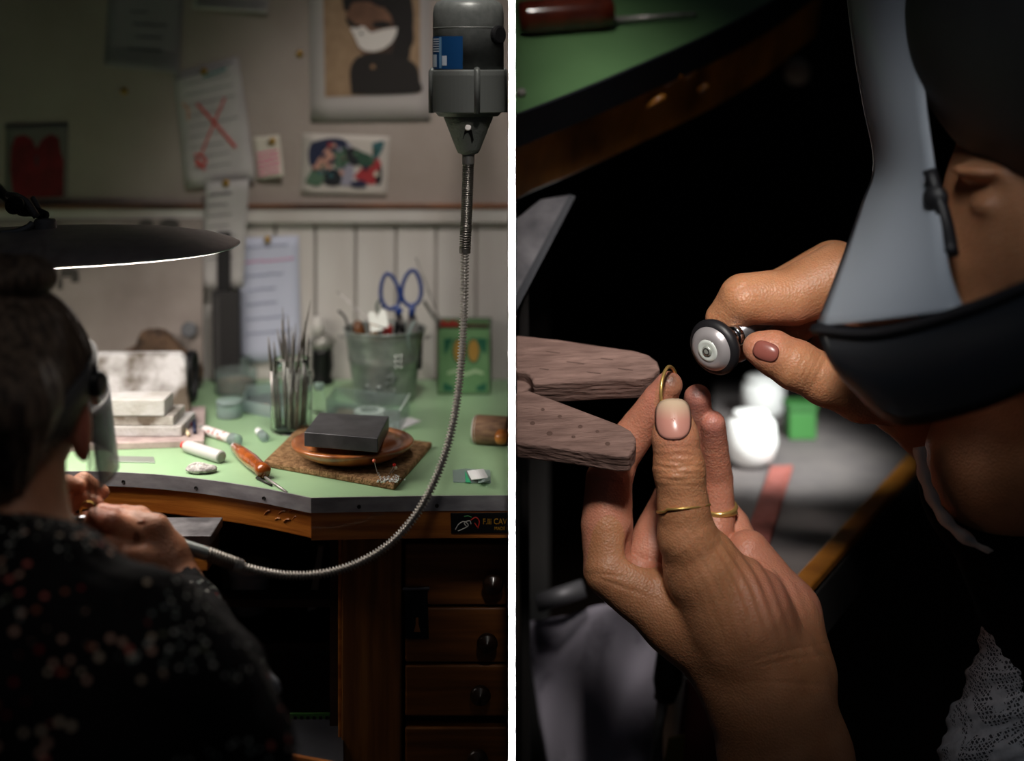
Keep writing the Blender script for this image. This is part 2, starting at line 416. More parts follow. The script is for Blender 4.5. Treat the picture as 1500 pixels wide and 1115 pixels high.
# maker's plate
PY = edge[1].y-.0022
pl = ob('maker_plate', prism([at(px, py, PY) for px, py in ((660, 752), (743.9, 751), (743.9, 781), (661, 782))], (0, .0018, 0)), mat('plate_black', '#0c0c0d', .3), bench, bevel=.0006)
def plate_text(s, px, py, size, m):
    V, Fc = text_geo(s, size, .0002); o = at(px, py, PY-.0004); k_ = (742.5-px)*PY/F/max(v.x for v in V); V = [Vector((v.x*k_, v.y, v.z)) for v in V]; ob('lettering', ([o+Vector((v.x, v.z, v.y)) for v in V], Fc), m, pl)
M_gold = mat('plate_gold', '#b98a2a', .4, .3)
plate_text('F.lli CAV', 707, 768, .0085, M_gold); plate_text('MADE I', 724, 776.5, .0048, M_gold)
def ribbon(pts, d, wid, n=4): return tube(catmull([at(px, py, d) for px, py in pts], n), wid, 6)
ob('emblem', join(ribbon([(667, 776), (672, 768), (680, 764), (686, 770), (678, 775), (671, 778)], PY-.0003, .0005), ribbon([(684, 772), (680, 766), (688, 763), (690, 768)], PY-.0003, .0005)), mat('emblem_white', '#b9b9b4', .5), pl)
ob('emblem', join(ribbon([(690, 762), (697, 758), (702, 764), (700, 774)], PY-.0003, .0006), ribbon([(695, 766), (699, 772)], PY-.0003, .0005)), mat('emblem_red', '#b0281e', .5), pl)
ob('emblem', ribbon([(680, 757), (686, 756), (691, 758)], PY-.0003, .0005), mat('emblem_green', '#2f7a3c', .5), pl)
# knee space: shelf, back
ob('shelf', span((-1.25, 1.70, fz(918, 1.75)-.012), (fx(478), YW-.03, fz(918, 1.75))), M_dwood, bench)
ob('back_panel', span((-1.25, YW-.03, .0), (fx(478), YW-.02, ZT-.03)), M_dwood, bench)
ob('leg', span((-1.28, 1.54, 0), (-1.2, 1.62, ZT-.03)), M_pine2, bench)
ob('leg', span((-1.28, 1.95, 0), (-1.2, 2.03, ZT-.03)), M_pine2, bench)
ob('crossbar', span((-1.2, 1.63, fz(905, 1.6)), (fx(478), 1.66, fz(893, 1.6))), M_dwood, bench)

# steel bench pin bracket and the pine block under it
c0 = [(238, 766), (318, 768), (318, 787), (238, 783)]
dz = 1.50
pb = thing('pin_bracket', 'flat grey steel plate jutting out below the bench cut-out', 'metal plate', at(280, 786, 1.5))
recalc(ob('plate', span((at(215, 0, dz).x, dz-.03, at(0, 785, dz).z), (at(318, 0, dz).x, dz+.03, at(0, 771, dz).z)), mat('plate_steel', '#8b898c', .45, .7, col2='#5b595c', scale=40, bump=.2), pb, bevel=.001))
ob('anchor', span((at(200, 0, dz).x, dz+.0, at(0, 771, dz).z), (at(225, 0, dz).x, dz+.03, at(0, 771, dz).z+.004)), M_dwood, pb)
tag(ob('wood_block', span((at(246, 0, 1.56).x, 1.56, at(0, 838, 1.56).z), (at(305, 0, 1.56).x, 1.62, at(0, 792, 1.56).z)), M_pine, bevel=.002), 'small orange pine block under the steel plate', 'wood block')

# things in the knee space
def cnr(px0, py0, px1, py1, d, t): return span((at(px0, 0, d).x, d, at(0, py1, d).z), (at(px1, 0, d).x, d+t, at(0, py0, d).z))
zs = fz(918, 1.75)
tub = thing('storage_tub', 'white plastic tub on the dark shelf under the bench', 'tub', Vector((at(362, 0, 1.78).x, 1.80, zs)))
r_ = 30*1.8/F
ob('body', lathe(tub.location, (0, 0, 1), [(r_*.85, 0), (r_*.95, .04), (r_, .05)], 28), mat('tub_white', '#a9a9ab', .5), tub, smooth=True)
ob('lid', lathe(tub.location+Vector((0, 0, .05)), (0, 0, 1), [(r_*1.06, 0), (r_*1.06, .008), (r_*.98, .011)], 28), mat('tub_lid', '#c3c3c4', .5), tub, smooth=True)
ob('printed_band', lathe(tub.location+Vector((0, 0, .014)), (0, 0, 1), [(r_*.90, 0), (r_*.945, .018)], 28, False, False), mat('band_blue', '#27345a', .5), tub, smooth=True)
tag(recalc(ob('paint_stick', prism([at(px, py, 1.66) for px, py in ((466, 800), (474, 800), (463, 893), (450, 896))], (0, .006, 0)), mat('stick_white', '#9b958c', .6, col2='#7d766d', scale=30), bevel=.001)), 'pale flat wooden stick leaning inside the knee space', 'stick')
tag(ob('shelf_box', span((at(330, 0, 1.9).x, 1.88, zs), (at(345, 0, 1.9).x, 1.94, zs+.05)), mat('box_grey', '#55524f', .7), bevel=.001), 'small dark grey carton beside the tub on the shelf', 'box')
tray = thing('sweeps_tray', 'dark tray with a green patterned front edge near the floor of the bench', 'tray', at(465, 1115, 1.5))
zt_ = at(0, 1052, 1.62).z
recalc(ob('sheet', prism([Vector((at(426, 0, 1.62).x, 1.62, zt_)), Vector((at(503, 0, 1.62).x, 1.62, zt_)), Vector((at(515, 0, 1.46).x, 1.40, zt_-.01)), Vector((at(405, 0, 1.46).x, 1.40, zt_-.01))], (0, 0, -.004)), mat('tray_grey', '#34353a', .5, col2='#26262b', scale=20), tray, bevel=.001))
gs = recalc(ob('green_edge', prism([at(px, py, 1.618) for px, py in ((424, 1046), (504, 1045), (504, 1057), (424, 1059))], (0, .003, 0)), mat('green_tape', '#35602c', .5), tray))
for i in range(8):
    ob('mark', span(tuple(at(430+i*9.3, 1055, 1.6165)), tuple(at(435+i*9.3, 1049, 1.6178))), M_black, gs)
tw = recalc(ob('side_wall', prism([at(px, py, 1.63) for px, py in ((484, 1000), (500, 1000), (504, 1046), (486, 1046))], (0, .03, 0)), mat('tray_side', '#3d3e42', .5), tray))
ob('rail_wood', tube([Vector((at(400, 0, 1.42).x, 1.42, at(0, 1104, 1.42).z)), Vector((at(520, 0, 1.42).x, 1.42, at(0, 1128, 1.42).z))], .004, 8), M_pine, tray)

# =================================================================== LEFT: THINGS ON THE BENCH
def base(px, py): return onb(px, py)
def hz(p, py_top): return (HOR-py_top)*p.y/F+ZC-ZT      # height above bench of a row at that depth
M_steel = mat('tool_steel', '#b5b2b0', .35, .45, col2='#85817f', scale=60)
M_glass = mat('jar_glass', '#f3f8f5', .04, trans=1, ior=1.14)
M_clear = mat('clear_plastic', '#dbe9e6', .15, trans=.9, ior=1.12)
M_clear2 = mat('frosted_plastic', '#c7dad8', .35, trans=.75, ior=1.15)

# brown felt pad
pad = tag(recalc(ob('felt_pad', prism([onb(px, py) for px, py in ((386, 684), (440, 631), (633, 656), (578, 719))], (0, 0, .007)), mat('felt_brown', '#a5835f', .95, col2='#6f5238', scale=160, detail=8, bump=1.0, bscale=500, spec=.1), bevel=.002)), 'square brown carpet-felt pad under the wooden dish', 'pad')
ZP = ZT+.007
# fibres round the pad border: dark rubber underside
# wooden dish
dc = Vector((-.181, 1.628, ZP))
dish = tag(ob('wooden_dish', lathe(dc, (0, 0, 1), [(.030, 0), (.045, .002), (.062, .010), (.0685, .0165), (.0695, .019), (.068, .0205), (.060, .0195), (.055, .0185), (.050, .022), (.044, .0255), (.030, .0262), (.0, .0262)], 56, True, False), mat('dish_wood', '#b06a38', .28, col2='#70391a', scale=30, stretch=(1, .3, 1), dist=1.0, bump=.08, coat=.5), smooth=True), 'round turned wooden dish with a raised centre on the felt pad', 'dish')
# steel block
zb = ZP+.0262
q = [onb(px, py, zb-ZT+.016) for px, py in ((445.5, 633), (467.6, 604), (570, 609.5), (553.6, 642))]
tag(recalc(ob('bench_block', prism([Vector((p.x, p.y, zb)) for p in q], (0, 0, .016)), mat('block_steel', '#4c4c50', .42, .4, col2='#3a3a3e', scale=50, bump=.1), bevel=.0012)), 'black square steel bench block lying on the wooden dish', 'block')
# pins in the felt
for (x0_, y0_, x1_, y1_, c, lb) in ((548, 675, 554, 697, '#d8674e', 'coral-headed pin leaning alone in the front of the felt pad'), (577.5, 681, 571, 694, '#d1231b', 'red-headed pin in the felt pad beside the white one'), (579.5, 685.5, 574, 693, '#d9d2bd', 'white-headed pin in the felt pad beside the red one')):
    foot = onb(x1_, y1_, .007); head = at(x0_, y0_, foot.y-.002)
    t = thing('dressmaker_pin', lb, 'pin', foot, 'pins in the felt pad')
    ob('shaft', tube([foot-(head-foot)*.15, head], .0005, 6), M_steel, t)
    ob('head', lathe(head-Vector((0, 0, .002)), (0, 0, 1), [(.0003, 0), (.0015, .0006), (.0021, .002), (.0015, .0034), (.0003, .004)], 12), mat('pin_'+c[1:], c, .25), t, smooth=True)
gch = []
for i in range(70):
    a = random.gauss(0, 1); b = random.gauss(0, 1); p = onb(571+a*9, 702+b*3.2, .0075); s = .0006+random.random()*.0008
    gch.append(box(p+Vector((0, 0, s*.4)), (s*1.6, s, s), random.random()*3))
o = tag(ob('glass_chips', join(*gch), mat('chip_glass', '#e8ecec', .1, metal=.3)), 'sprinkle of tiny clear chips on the front of the felt pad', 'chips'); o['kind'] = 'stuff'

# bucket
bb = base(563.5, 587); H = hz(bb, 481); rT = 58.5*bb.y/F; rB = 43*bb.y/F
def bk(t): return rB+(rT-rB)*t
M_zinc = mat('galvanised', '#a5aca7', .33, .6, col2='#858d88', scale=45, detail=3, bump=.05)
bucket = thing('tin_bucket', 'small galvanised bucket full of tools in front of the panelled wall', 'bucket', bb)
prof = [(rB-.002, 0), (rB, .003)]
for t in (.1, .3, .56, .58, .60, .62, .64, .66, .9, .93, .96): prof.append((bk(t)+(.0012 if t in (.58, .62, .93) else 0), H*t))
prof += [(rT, H*.985), (rT+.0022, H*.99), (rT+.0026, H), (rT+.0012, H+.0016), (rT-.001, H*.985), (bk(.5)-.001, H*.5), (rB-.001, .004), (.001, .004)]
ob('body', lathe(bb, (0, 0, 1), prof, 56, True, False), M_zinc, bucket, smooth=True)
em = []
for i in range(15):
    a = math.radians(-118+random.random()*52); hh = H*(.06+.4*random.random()); r = bk(hh/H)+.0003
    c = bb+Vector((r*math.cos(a), r*math.sin(a), hh)); em.append(lathe(c, Vector((math.cos(a), math.sin(a), 0)), [(.0045*random.uniform(.5, 1), 0), (.003, .0006)], 7))
ob('embossed_pattern', join(*em), mat('emboss', '#8f9996', .35, .8), bucket, smooth=True)
a = math.radians(-62); r = bk(.7)+.0004
ob('embossed_mark', join(*[lathe(bb+Vector((r*math.cos(a+da), r*math.sin(a+da), H*h_)), Vector((math.cos(a), math.sin(a), 0)), [(.0028, 0), (.002, .001)], 8) for da in (-.07, .07) for h_ in (.56, .63, .70)]), mat('emboss2', '#aab2ae', .3, .8), bucket)
def ear(s):
    a = math.radians(180 if s < 0 else 0); return tube(catmull([bb+Vector((s*(rT+.001), -.008, H*.86)), bb+Vector((s*(rT+.008), 0, H*.90)), bb+Vector((s*(rT+.001), .008, H*.86))], 4), .0012, 6)
ob('ear', ear(1), M_steel, bucket); ob('ear', ear(-1), M_steel, bucket)
def rod(name, pts, d, r, m, label, cat, group=None, n=8):
    o = ob(name, tube(catmull([at(px, py, dd) for (px, py, dd) in pts], 5), r, n), m, smooth=True); return tag(o, label, cat, group)
G_b = 'tools in the bucket'
by = bb.y
# scissors
sc_ = thing('scissors', 'scissors with blue plastic handles standing upright in the bucket', 'scissors', at(585, 560, by), G_b)
M_blue = mat('handle_blue', '#1c3878', .3, coat=.3)
def loopring(cx, cy, rx, ry, lean, d):
    P = []
    for i in range(28):
        t = 2*math.pi*i/28; x = rx*math.cos(t)*(1.0-.25*math.sin(t)*(-1)); y = ry*math.sin(t)
        P.append(at(cx+x*math.cos(lean)-y*math.sin(lean), cy+x*math.sin(lean)+y*math.cos(lean), d))
    return P
def closed_tube(P, r, n=10):
    V, Fc = tube(P+[P[0]], r, n, False); return V, Fc
ob('handle', join(closed_tube(loopring(571, 427, 13.5, 26, -.14, by), .0027), tube([at(579, 447, by), at(585, 463, by+.001)], [.005, .0035], 10)), M_blue, sc_, smooth=True)
ob('handle', join(closed_tube(loopring(603, 422, 14, 26, .06, by-.003), .0028), tube([at(604, 446, by-.003), at(603, 464, by-.003)], [.0048, .0045], 10)), M_blue, sc_, smooth=True)
ob('pivot', tube([at(586, 455, by-.006), at(586, 455, by+.004)], .004, 10), M_blue, sc_)
recalc(ob('blade', prism([at(px, py, by-.002) for px, py in ((597, 463), (611, 464), (606, 540), (600, 560))], (0, .002, 0)), M_steel, sc_))
recalc(ob('blade', prism([at(px, py, by+.002) for px, py in ((580, 463), (590, 463), (598, 560), (594, 560))], (0, .002, 0)), M_steel, sc_))
# silver heart sheet
hp = [(539, 459), (544, 456), (549, 458), (552, 467), (556, 456), (560, 452), (565, 455), (568, 467), (569, 480), (560, 479), (541, 473)]
ht = thing('metal_heart', 'shiny heart-shaped metal offcut poking out of the bucket', 'metal offcut', at(555, 500, by-.04), G_b)
M_shine = mat('bright_metal', '#f2f6ef', .25, .3)
def tilt(px, py): return at(px, py, by-.035+(py-455)*-.0007)
recalc(ob('upper_sheet', prism([tilt(*p) for p in hp], (0, .001, 0)), M_shine, ht)); recalc(ob('lower_sheet', prism([tilt(*p) for p in ((542, 475), (560, 481), (562, 483), (543, 487))], (0, .001, 0)), M_shine, ht))
ob('stem', tube([tilt(556, 484), at(556, 530, by-.03)], .001, 6), M_steel, ht)
rod('hooked_wire', [(495, 455, by), (504, 463, by), (509, 476, by-.005), (512, 500, by)], by, .0017, mat('dark_steel', '#3b3a3a', .4, .8), 'dark bent scriber hooked over the left rim of the bucket', 'scriber', G_b)
rod('steel_rod', [(493, 427, by+.03), (530, 461, by+.02), (560, 492, by+.01)], by, .0011, M_steel, 'thin pale rod slanting left out of the bucket', 'rod', G_b)
rod('steel_rod', [(609, 377, by+.03), (630, 432, by+.025), (644, 468, by+.02), (618, 560, by+.005)][:3]+[], by, .0011, M_steel, 'long thin rod slanting up behind the scissors toward the tin', 'rod', G_b)
rod('flat_file', [(621, 441, by+.05), (634, 462, by+.05), (642, 474, by+.05), (650, 500, by+.06)], by, .0022, mat('file_grey', '#6d716c', .5, .6), 'short grey file leaning between bucket and green tin', 'file')
rod('green_loop', [(556, 458, by+.01), (552, 452, by+.01), (554, 443, by+.01), (560, 441, by+.01), (558, 490, by+.01)], by, .0016, mat('loop_green', '#1d4a3a', .4), 'dark green looped handle behind the heart in the bucket', 'handle', G_b)
tag(ob('red_gouge', lathe(at(566, 505, by-.03), (.1, 0, 1), [(.006, 0), (.007, .02), (.0055, .026), (.002, .028)], 14), mat('handle_red', '#8a1f1c', .35), smooth=True), 'short red tool handle near the front rim of the bucket', 'tool handle', G_b)
tag(ob('brown_gouge', lathe(at(531, 500, by-.005), (-.3, 0, 1), [(.007, 0), (.008, .018), (.006, .026), (.002, .029)], 14), mat('handle_brown', '#6e4526', .4, col2='#4a2c16', scale=40), smooth=True), 'brown wooden tool handle inside the bucket on the left', 'tool handle', G_b)
tag(ob('cork_gouge', lathe(at(547, 500, by+.012), (.05, 0, 1), [(.006, 0), (.0075, .02), (.006, .027), (.002, .03)], 14), mat('handle_cork', '#9a7c5c', .6), smooth=True), 'pale tan tool handle behind the heart in the bucket', 'tool handle', G_b)
for i, (px, tx, ty, lb) in enumerate(((578, 582, 470, 'black plier grip left of the scissor blades in the bucket'), (589, 590, 474, 'black plier grip between the scissor blades in the bucket'), (614, 617, 478, 'black grip at the right rim of the bucket'))):
    tag(ob('plier_grip', tube(catmull([at(px, 540, by-.01), at((px+tx)/2, 505, by-.01), at(tx, ty, by-.012)], 5), [.0035]*9+[.0045, .003], 10), mat('grip_black', '#171719', .4), smooth=True), lb, 'plier grip', G_b)
rod('clear_spatula', [(600, 520, by-.03), (598, 492, by-.045), (607, 470, by-.04)], by, .002, M_clear2, 'clear plastic spatula bent over the right front rim of the bucket', 'spatula', G_b)

# green tin
tb = onb(679.5, 578); tw_, td_, th_ = 77*1.972/F, .068, .0921
tin = thing('green_tin', 'open square green tin with printed ovals standing right of the bucket', 'tin', Vector((tb.x, tb.y+td_/2, ZT)))
M_tin = mat('tin_green', '#6d9468', .4, .05, col2='#618a5e', scale=30)
t0 = tin.location
def tside(x0_, x1_, y0_, y1_): return span((t0.x+x0_, t0.y+y0_, ZT), (t0.x+x1_, t0.y+y1_, ZT+th_))
hw, hd, tk = tw_/2, td_/2, .0012
ob('front', tside(-hw, hw, -hd, -hd+tk), M_tin, tin); ob('back', tside(-hw, hw, hd-tk, hd), M_tin, tin)
ob('side', tside(-hw, -hw+tk, -hd, hd), M_tin, tin); ob('side', tside(hw-tk, hw, -hd, hd), M_tin, tin)
ob('bottom', span((t0.x-hw, t0.y-hd, ZT), (t0.x+hw, t0.y+hd, ZT+.002)), M_tin, tin)
rim = []
for a, b in (((-hw, -hd), (hw, -hd)), ((hw, -hd), (hw, hd)), ((hw, hd), (-hw, hd)), ((-hw, hd), (-hw, -hd))):
    rim.append(tube([t0+Vector((a[0], a[1], th_)), t0+Vector((b[0], b[1], th_))], .0014, 8))
ob('rim', join(*rim), mat('tin_rim', '#2f3b2c', .35, .7), tin)
fy = tb.y-.0003
def tpoly(pts, k=1): return prism([at(px, py, tb.y-.0002-.0003*k) for px, py in pts], (0, .0002, 0))
def oval(cx, cy, rx, ry, n=20): return [(cx+rx*math.cos(2*math.pi*i/n), cy+ry*math.sin(2*math.pi*i/n)) for i in range(n)]
M_dg = mat('print_dark_green', '#1f5b45', .4); M_tan = mat('print_tan', '#a8803c', .4); M_pale = mat('print_pale', '#a7c09a', .4)
for pts in (((650, 497), (664, 495), (655, 515), (651, 520)), ((713, 497), (699, 495), (707, 515), (712, 520)), ((649, 560), (664, 566), (664, 573), (649, 573)), ((712, 560), (698, 566), (698, 573), (712, 573))):
    recalc(ob('printed_corner', tpoly(pts), M_dg, tin))
for cx in (672.5, 693.5): recalc(ob('printed_oval', tpoly(oval(cx, 514, 10.5, 19)), M_dg, tin)); recalc(ob('printed_oval', tpoly(oval(cx, 514, 8, 16.5), 2), M_tan, tin))
recalc(ob('printed_ribbon', tpoly([(655, 545), (668, 541), (682, 546), (696, 541), (708, 545), (708, 549), (696, 546), (682, 551), (668, 546), (655, 549)]), M_pale, tin))
for i in range(7):
    px = 648+i*3.6
    tag(ob('red_crayon', tube([Vector((at(px, 0, 1.99).x, 1.985+.004*(i % 2), ZT+.004)), at(px, 470+(i*5) % 4, 1.985+.004*(i % 2))], .0031, 8), mat('crayon_red', '#9c2a22', .5), smooth=False), ['red stick upright at the left end inside the green tin', 'red stick second from the left in the green tin', 'red stick third from the left in the green tin', 'red stick fourth from the left in the green tin', 'red stick fifth from the left in the green tin', 'red stick sixth from the left in the green tin', 'red stick rightmost of the row in the green tin'][i], 'stick', 'red sticks in the tin')
tag(ob('brown_lining', span((t0.x-.002, t0.y-hd+.004, ZT+.003), (t0.x+hw-.004, t0.y+hd-.004, ZT+th_-.006)), mat('lining_brown', '#5a3018', .7, col2='#3a1d0e', scale=60), bevel=.002), 'brown packet filling the right half of the green tin', 'packet')

# jar of burs and files
jb = base(427, 632); rj = 30*jb.y/F; hj = hz(jb, 525)
jar = thing('glass_jar', 'clear glass jar holding a bundle of thin steel files', 'jar', jb)
ob('glass', lathe(jb, (0, 0, 1), [(rj*.85, 0), (rj, .004), (rj, hj*.68), (rj*.97, hj*.76), (rj*.86, hj*.84), (rj*.86, hj*.97), (rj*.9, hj), (rj*.83, hj), (rj*.8, hj*.84), (rj*.93, hj*.72), (rj*.94, .006), (rj*.8, .004), (.0005, .004)], 44, True, False), M_glass, jar, smooth=True)
ob('neck_ring', lathe(jb+Vector((0, 0, hj*.78)), (0, 0, 1), [(rj*.955, 0), (rj*.985, .0012), (rj*.955, .0024)], 44, False, False), M_glass, jar, smooth=True)
tops = [(455, 440), (414, 450), (393, 493), (406, 481), (413, 468), (428, 478), (433, 474), (441, 482), (447, 470), (422, 462), (437, 492), (452, 488), (418, 485), (401, 500), (445, 500), (430, 488)]
pos_w = ['rightmost and tallest', 'second tallest, pointed', 'leftmost, leaning out', 'second from the left', 'third from the left', 'middle, short tip', 'middle, next to the short tip', 'right of the middle', 'second from the right', 'pale one left of the middle', 'short one right of the middle', 'short one at the right rim', 'short one left of the middle', 'low one at the left rim', 'low one at the right front', 'thick one in the middle']
for i, (px, py) in enumerate(tops):
    a = 2.4*i; rr = rj*.72*math.sqrt((i+.5)/len(tops)); foot = jb+Vector((rr*math.cos(a), rr*math.sin(a), .006))
    foot.x = jb.x+max(-1, min(1, (-.35 if i % 3 == 0 else .9)*(px-425)/30))*rj*.72
    tip = at(px, py, jb.y+(.012*math.sin(a))); mid = foot+(tip-foot)*.62
    rad = .0017+.0010*random.random()
    t = thing('needle_file', 'thin steel needle file in the glass jar, '+pos_w[i], 'file', foot, 'needle files in the jar')
    ob('shank', tube([foot, mid], rad, 7), M_steel, t, smooth=True)
    ob('blade', tube([mid, mid+(tip-mid)*.25, mid+(tip-mid)*.7, tip], [rad, rad*1.25, rad*.85, rad*.25], 6, flat=.6), mat('file_steel', '#77736f', .45, .85), t, smooth=True)

# dark bottle behind the jar
db = base(472, 562); d_ = db.y
dbt = thing('dark_bottle', 'black bottle with a silvery neck behind the jar of files', 'bottle', db)
r1 = 15*d_/F
ob('body', lathe(db, (0, 0, 1), [(r1*1.1, 0), (r1*1.15, .004), (r1*.9, .012), (r1*1.1, .025), (r1*1.0, .045), (r1*1.05, .05)], 28), mat('bottle_black', '#0c0c0d', .35), dbt, smooth=True)
ob('collar', lathe(db+Vector((0, 0, .050)), (0, 0, 1), [(r1*1.0, 0), (r1*1.25, .004), (r1*1.25, .012), (r1*.9, .018), (r1*.7, .020)], 28), mat('collar_grey', '#8d8c86', .4, .5), dbt, smooth=True)
ob('cap', lathe(db+Vector((-.006, 0, .070)), (0, 0, 1), [(r1*.62, 0), (r1*.6, .018), (r1*.4, .022), (r1*.38, .026)], 20), mat('cap_white', '#c8c5c0', .4), dbt, smooth=True)

# rawhide mallet
mc = onb(716, 651); rm = .0172
mal = thing('rawhide_mallet', 'rawhide mallet head lying on its side at the right end of the bench', 'mallet', Vector((mc.x, mc.y, ZT)))
ax0 = Vector((at(694, 0, mc.y).x, mc.y+.004, ZT+rm)); ax1 = Vector((-.0048, mc.y-.004, ZT+rm))
L_ = (ax1-ax0).length
ob('head', lathe(ax0, ax1-ax0, [(rm*.8, 0), (rm*.98, .002), (rm, .006), (rm*.99, L_-.002), (rm*.95, L_)], 36), mat('rawhide', '#8a6a50', .7, col2='#64493a', scale=40, stretch=(1, 6, 6), bump=.3), mal, smooth=True)
ob('face', lathe(ax0-(ax1-ax0).normalized()*.0008, ax1-ax0, [(rm*.7, 0), (rm*.9, .0015), (rm*.97, .004), (rm*1.0, .005)], 36), mat('rawhide_face', '#d8d8d4', .6, col2='#a9a7a2', scale=60), mal, smooth=True)
ob('handle', lathe(Vector((at(741, 0, mc.y).x-.004, mc.y-.012, ZT+rm)), (-.12, -1, -.25), [(.0075, 0), (.0078, .012), (.0065, .018), (.002, .020)], 20), M_pine, mal, smooth=True)

# pouch
pc = onb(691, 703)
pou = thing('plastic_pouch', 'small clear plastic pouch with a white label and green strip near the bench edge', 'pouch', pc)
def lay(pts, z): return [onb(px, py, z) for px, py in pts]
recalc(ob('film', prism(lay(((663, 690), (682, 688), (718, 690), (719, 708), (664, 707)), .0004), (0, 0, .0012)), M_clear2, pou))
recalc(ob('green_strip', prism(lay(((681, 690), (686, 700), (690, 707), (682, 707)), .0018), (0, 0, .0005)), mat('strip_green', '#2fb07a', .4), pou))
ob('label', grid(lambda u, v: onb(684+24*u+7*v, 690+13*v-u*3, .003+.006*math.sin(u*2.6)), 8, 4), mat('label_white', '#e6e8ea', .5), pou, solid=.0006)
ob('fold', grid(lambda u, v: onb(700+18*u, 702+6*v-4*u, .002+.006*math.sin(u*3)), 8, 3), M_clear2, pou, solid=.0005)

# tape box behind the block
def opentray(name, label, cat, quad, h, m, t=.0012):
    P = [onb(px, py) for px, py in quad]; c = sum(P, Vector())/4
    o = thing(name, label, cat, Vector((c.x, c.y, ZT)))
    recalc(ob('bottom', prism(P, (0, 0, .001)), m, o))
    for i in range(4):
        a, b = P[i], P[(i+1) % 4]; n_ = (c-(a+b)/2); n_.z = 0; n_ = n_.normalized()*t
        recalc(ob('side', prism([a, b, b+n_, a+n_], (0, 0, h)), m, o))
    return o
tb2 = opentray('clear_box', 'clear plastic box with a roll of tape behind the steel block', 'box', ((478, 615), (491, 596), (600, 607), (586, 632)), .026, M_clear)
ob('rim_strip', tube([onb(586, 632, 0)+Vector((0, 0, .0262)), onb(600, 607, 0)+Vector((0, 0, .0262))], .0009, 6), mat('plastic_edge', '#e6efee', .3), tb2)
tc_ = onb(541, 615)+Vector((0, 0, .0015))
tr = thing('tape_roll', 'white roll of tape lying inside the clear box', 'tape roll', tc_)
ob('roll', lathe(tc_, (0, 0, 1), [(.012, 0), (.0195, 0), (.0195, .011), (.012, .011), (.012, 0)], 36, False, False), mat('tape_white', '#d9dcda', .5), tr, smooth=False)
ob('core', lathe(tc_, (0, 0, 1), [(.0105, 0), (.012, 0), (.012, .012), (.0105, .012), (.0105, 0)], 36, False, False), mat('tape_core', '#7b8682', .6), tr)
tag(recalc(ob('brown_card', prism(lay(((490, 611), (497, 600), (520, 602), (514, 613)), .0014), (0, 0, .002)), mat('card_brown', '#7b6a5a', .7))), 'brown card lying in the clear box beside the tape', 'card')
tag(recalc(ob('paper_slip', prism(lay(((548, 630), (600, 612), (617, 617), (574, 636)), 0.0002), (0, 0, .0006)), mat('paper_white', '#dcd9dc', .7))), 'white paper slip sticking out from under the clear box', 'paper')
vb = base(467, 605)
vial = thing('glass_vial', 'small stoppered glass vial just right of the jar of files', 'vial', vb)
ob('glass', lathe(vb, (0, 0, 1), [(.0075, 0), (.0085, .002), (.0085, .026), (.006, .031), (.006, .035)], 24), M_glass, vial, smooth=True)
ob('stopper', lathe(vb+Vector((0, 0, .030)), (0, 0, 1), [(.0048, 0), (.0068, .006), (.006, .009)], 18), M_clear2, vial, smooth=True)

# wooden handled graver at the front edge
ga, gb = onb(344, 665), onb(388, 703)
ga = Vector((ga.x, ga.y, ZT+.008)); gb = Vector((gb.x, gb.y, ZT+.0085))
gr = thing('scorper', 'scorper with a varnished wooden handle at the curved bench edge', 'hand tool', Vector(((ga.x+gb.x)/2, (ga.y+gb.y)/2, ZT)))
Lg = (gb-ga).length; dirg = (gb-ga).normalized()
ob('handle', lathe(ga, gb-ga, [(.003, 0), (.0056, .003), (.0078, Lg*.3), (.0085, Lg*.62), (.0075, Lg*.85), (.0085, Lg*.96), (.006, Lg), (.001, Lg+.001)], 28), mat('handle_varnish', '#a5551e', .2, col2='#7c3a12', scale=50, stretch=(1, 1, 1), coat=.6), gr, smooth=True)
ob('ferrule', lathe(ga-dirg*.007, dirg, [(.0032, 0), (.0045, .003), (.0050, .008)], 20), M_steel, gr, smooth=True)
ob('blade', tube([ga-dirg*.006, ga-dirg*.016-Vector((0, 0, .004))], [.0022, .0006], 8), mat('dark_steel', '#3b3a3a', .4, .8), gr)
tag(ob('drill_bit', tube([onb(385, 697, .003), onb(401, 708, .002), onb(420, 721, .0015)], [.0015, .0015, .0012], 8), M_steel, smooth=True), 'thin steel drill bit lying on the bench edge below the scorper', 'drill bit')
tag(ob('drill_bit', tube([onb(376, 700, .002), onb(398, 711, .0015)], [.0016, .0012], 8), M_screw, smooth=True), 'short dark drill bit beside the longer one under the scorper', 'drill bit')
# marker
ma, mb_ = onb(272, 662), onb(324, 679); rk = .0072
ma.z = mb_.z = ZT+rk; mk = thing('marker_pen', 'fat white marker with a red tip lying on the green top', 'marker', Vector(((ma.x+mb_.x)/2, (ma.y+mb_.y)/2, ZT)))
Lm = (mb_-ma).length
ob('barrel', lathe(ma, mb_-ma, [(rk*.72, 0), (rk*.9, .003), (rk, .010), (rk, Lm-.001), (rk*.93, Lm)], 28), mat('marker_white', '#bdbaba', .4), mk, smooth=True)
ob('tip', lathe(ma-(mb_-ma).normalized()*.006, mb_-ma, [(rk*.3, 0), (rk*.6, .001), (rk*.72, .006)], 24), mat('marker_red', '#d3261c', .4), mk, smooth=True)
ob('end_cap', lathe(mb_-(mb_-ma).normalized()*.0002, mb_-ma, [(rk*.93, 0), (rk*.75, .0012), (rk*.3, .0008)], 24), mat('marker_end', '#8f948c', .5), mk, smooth=True)
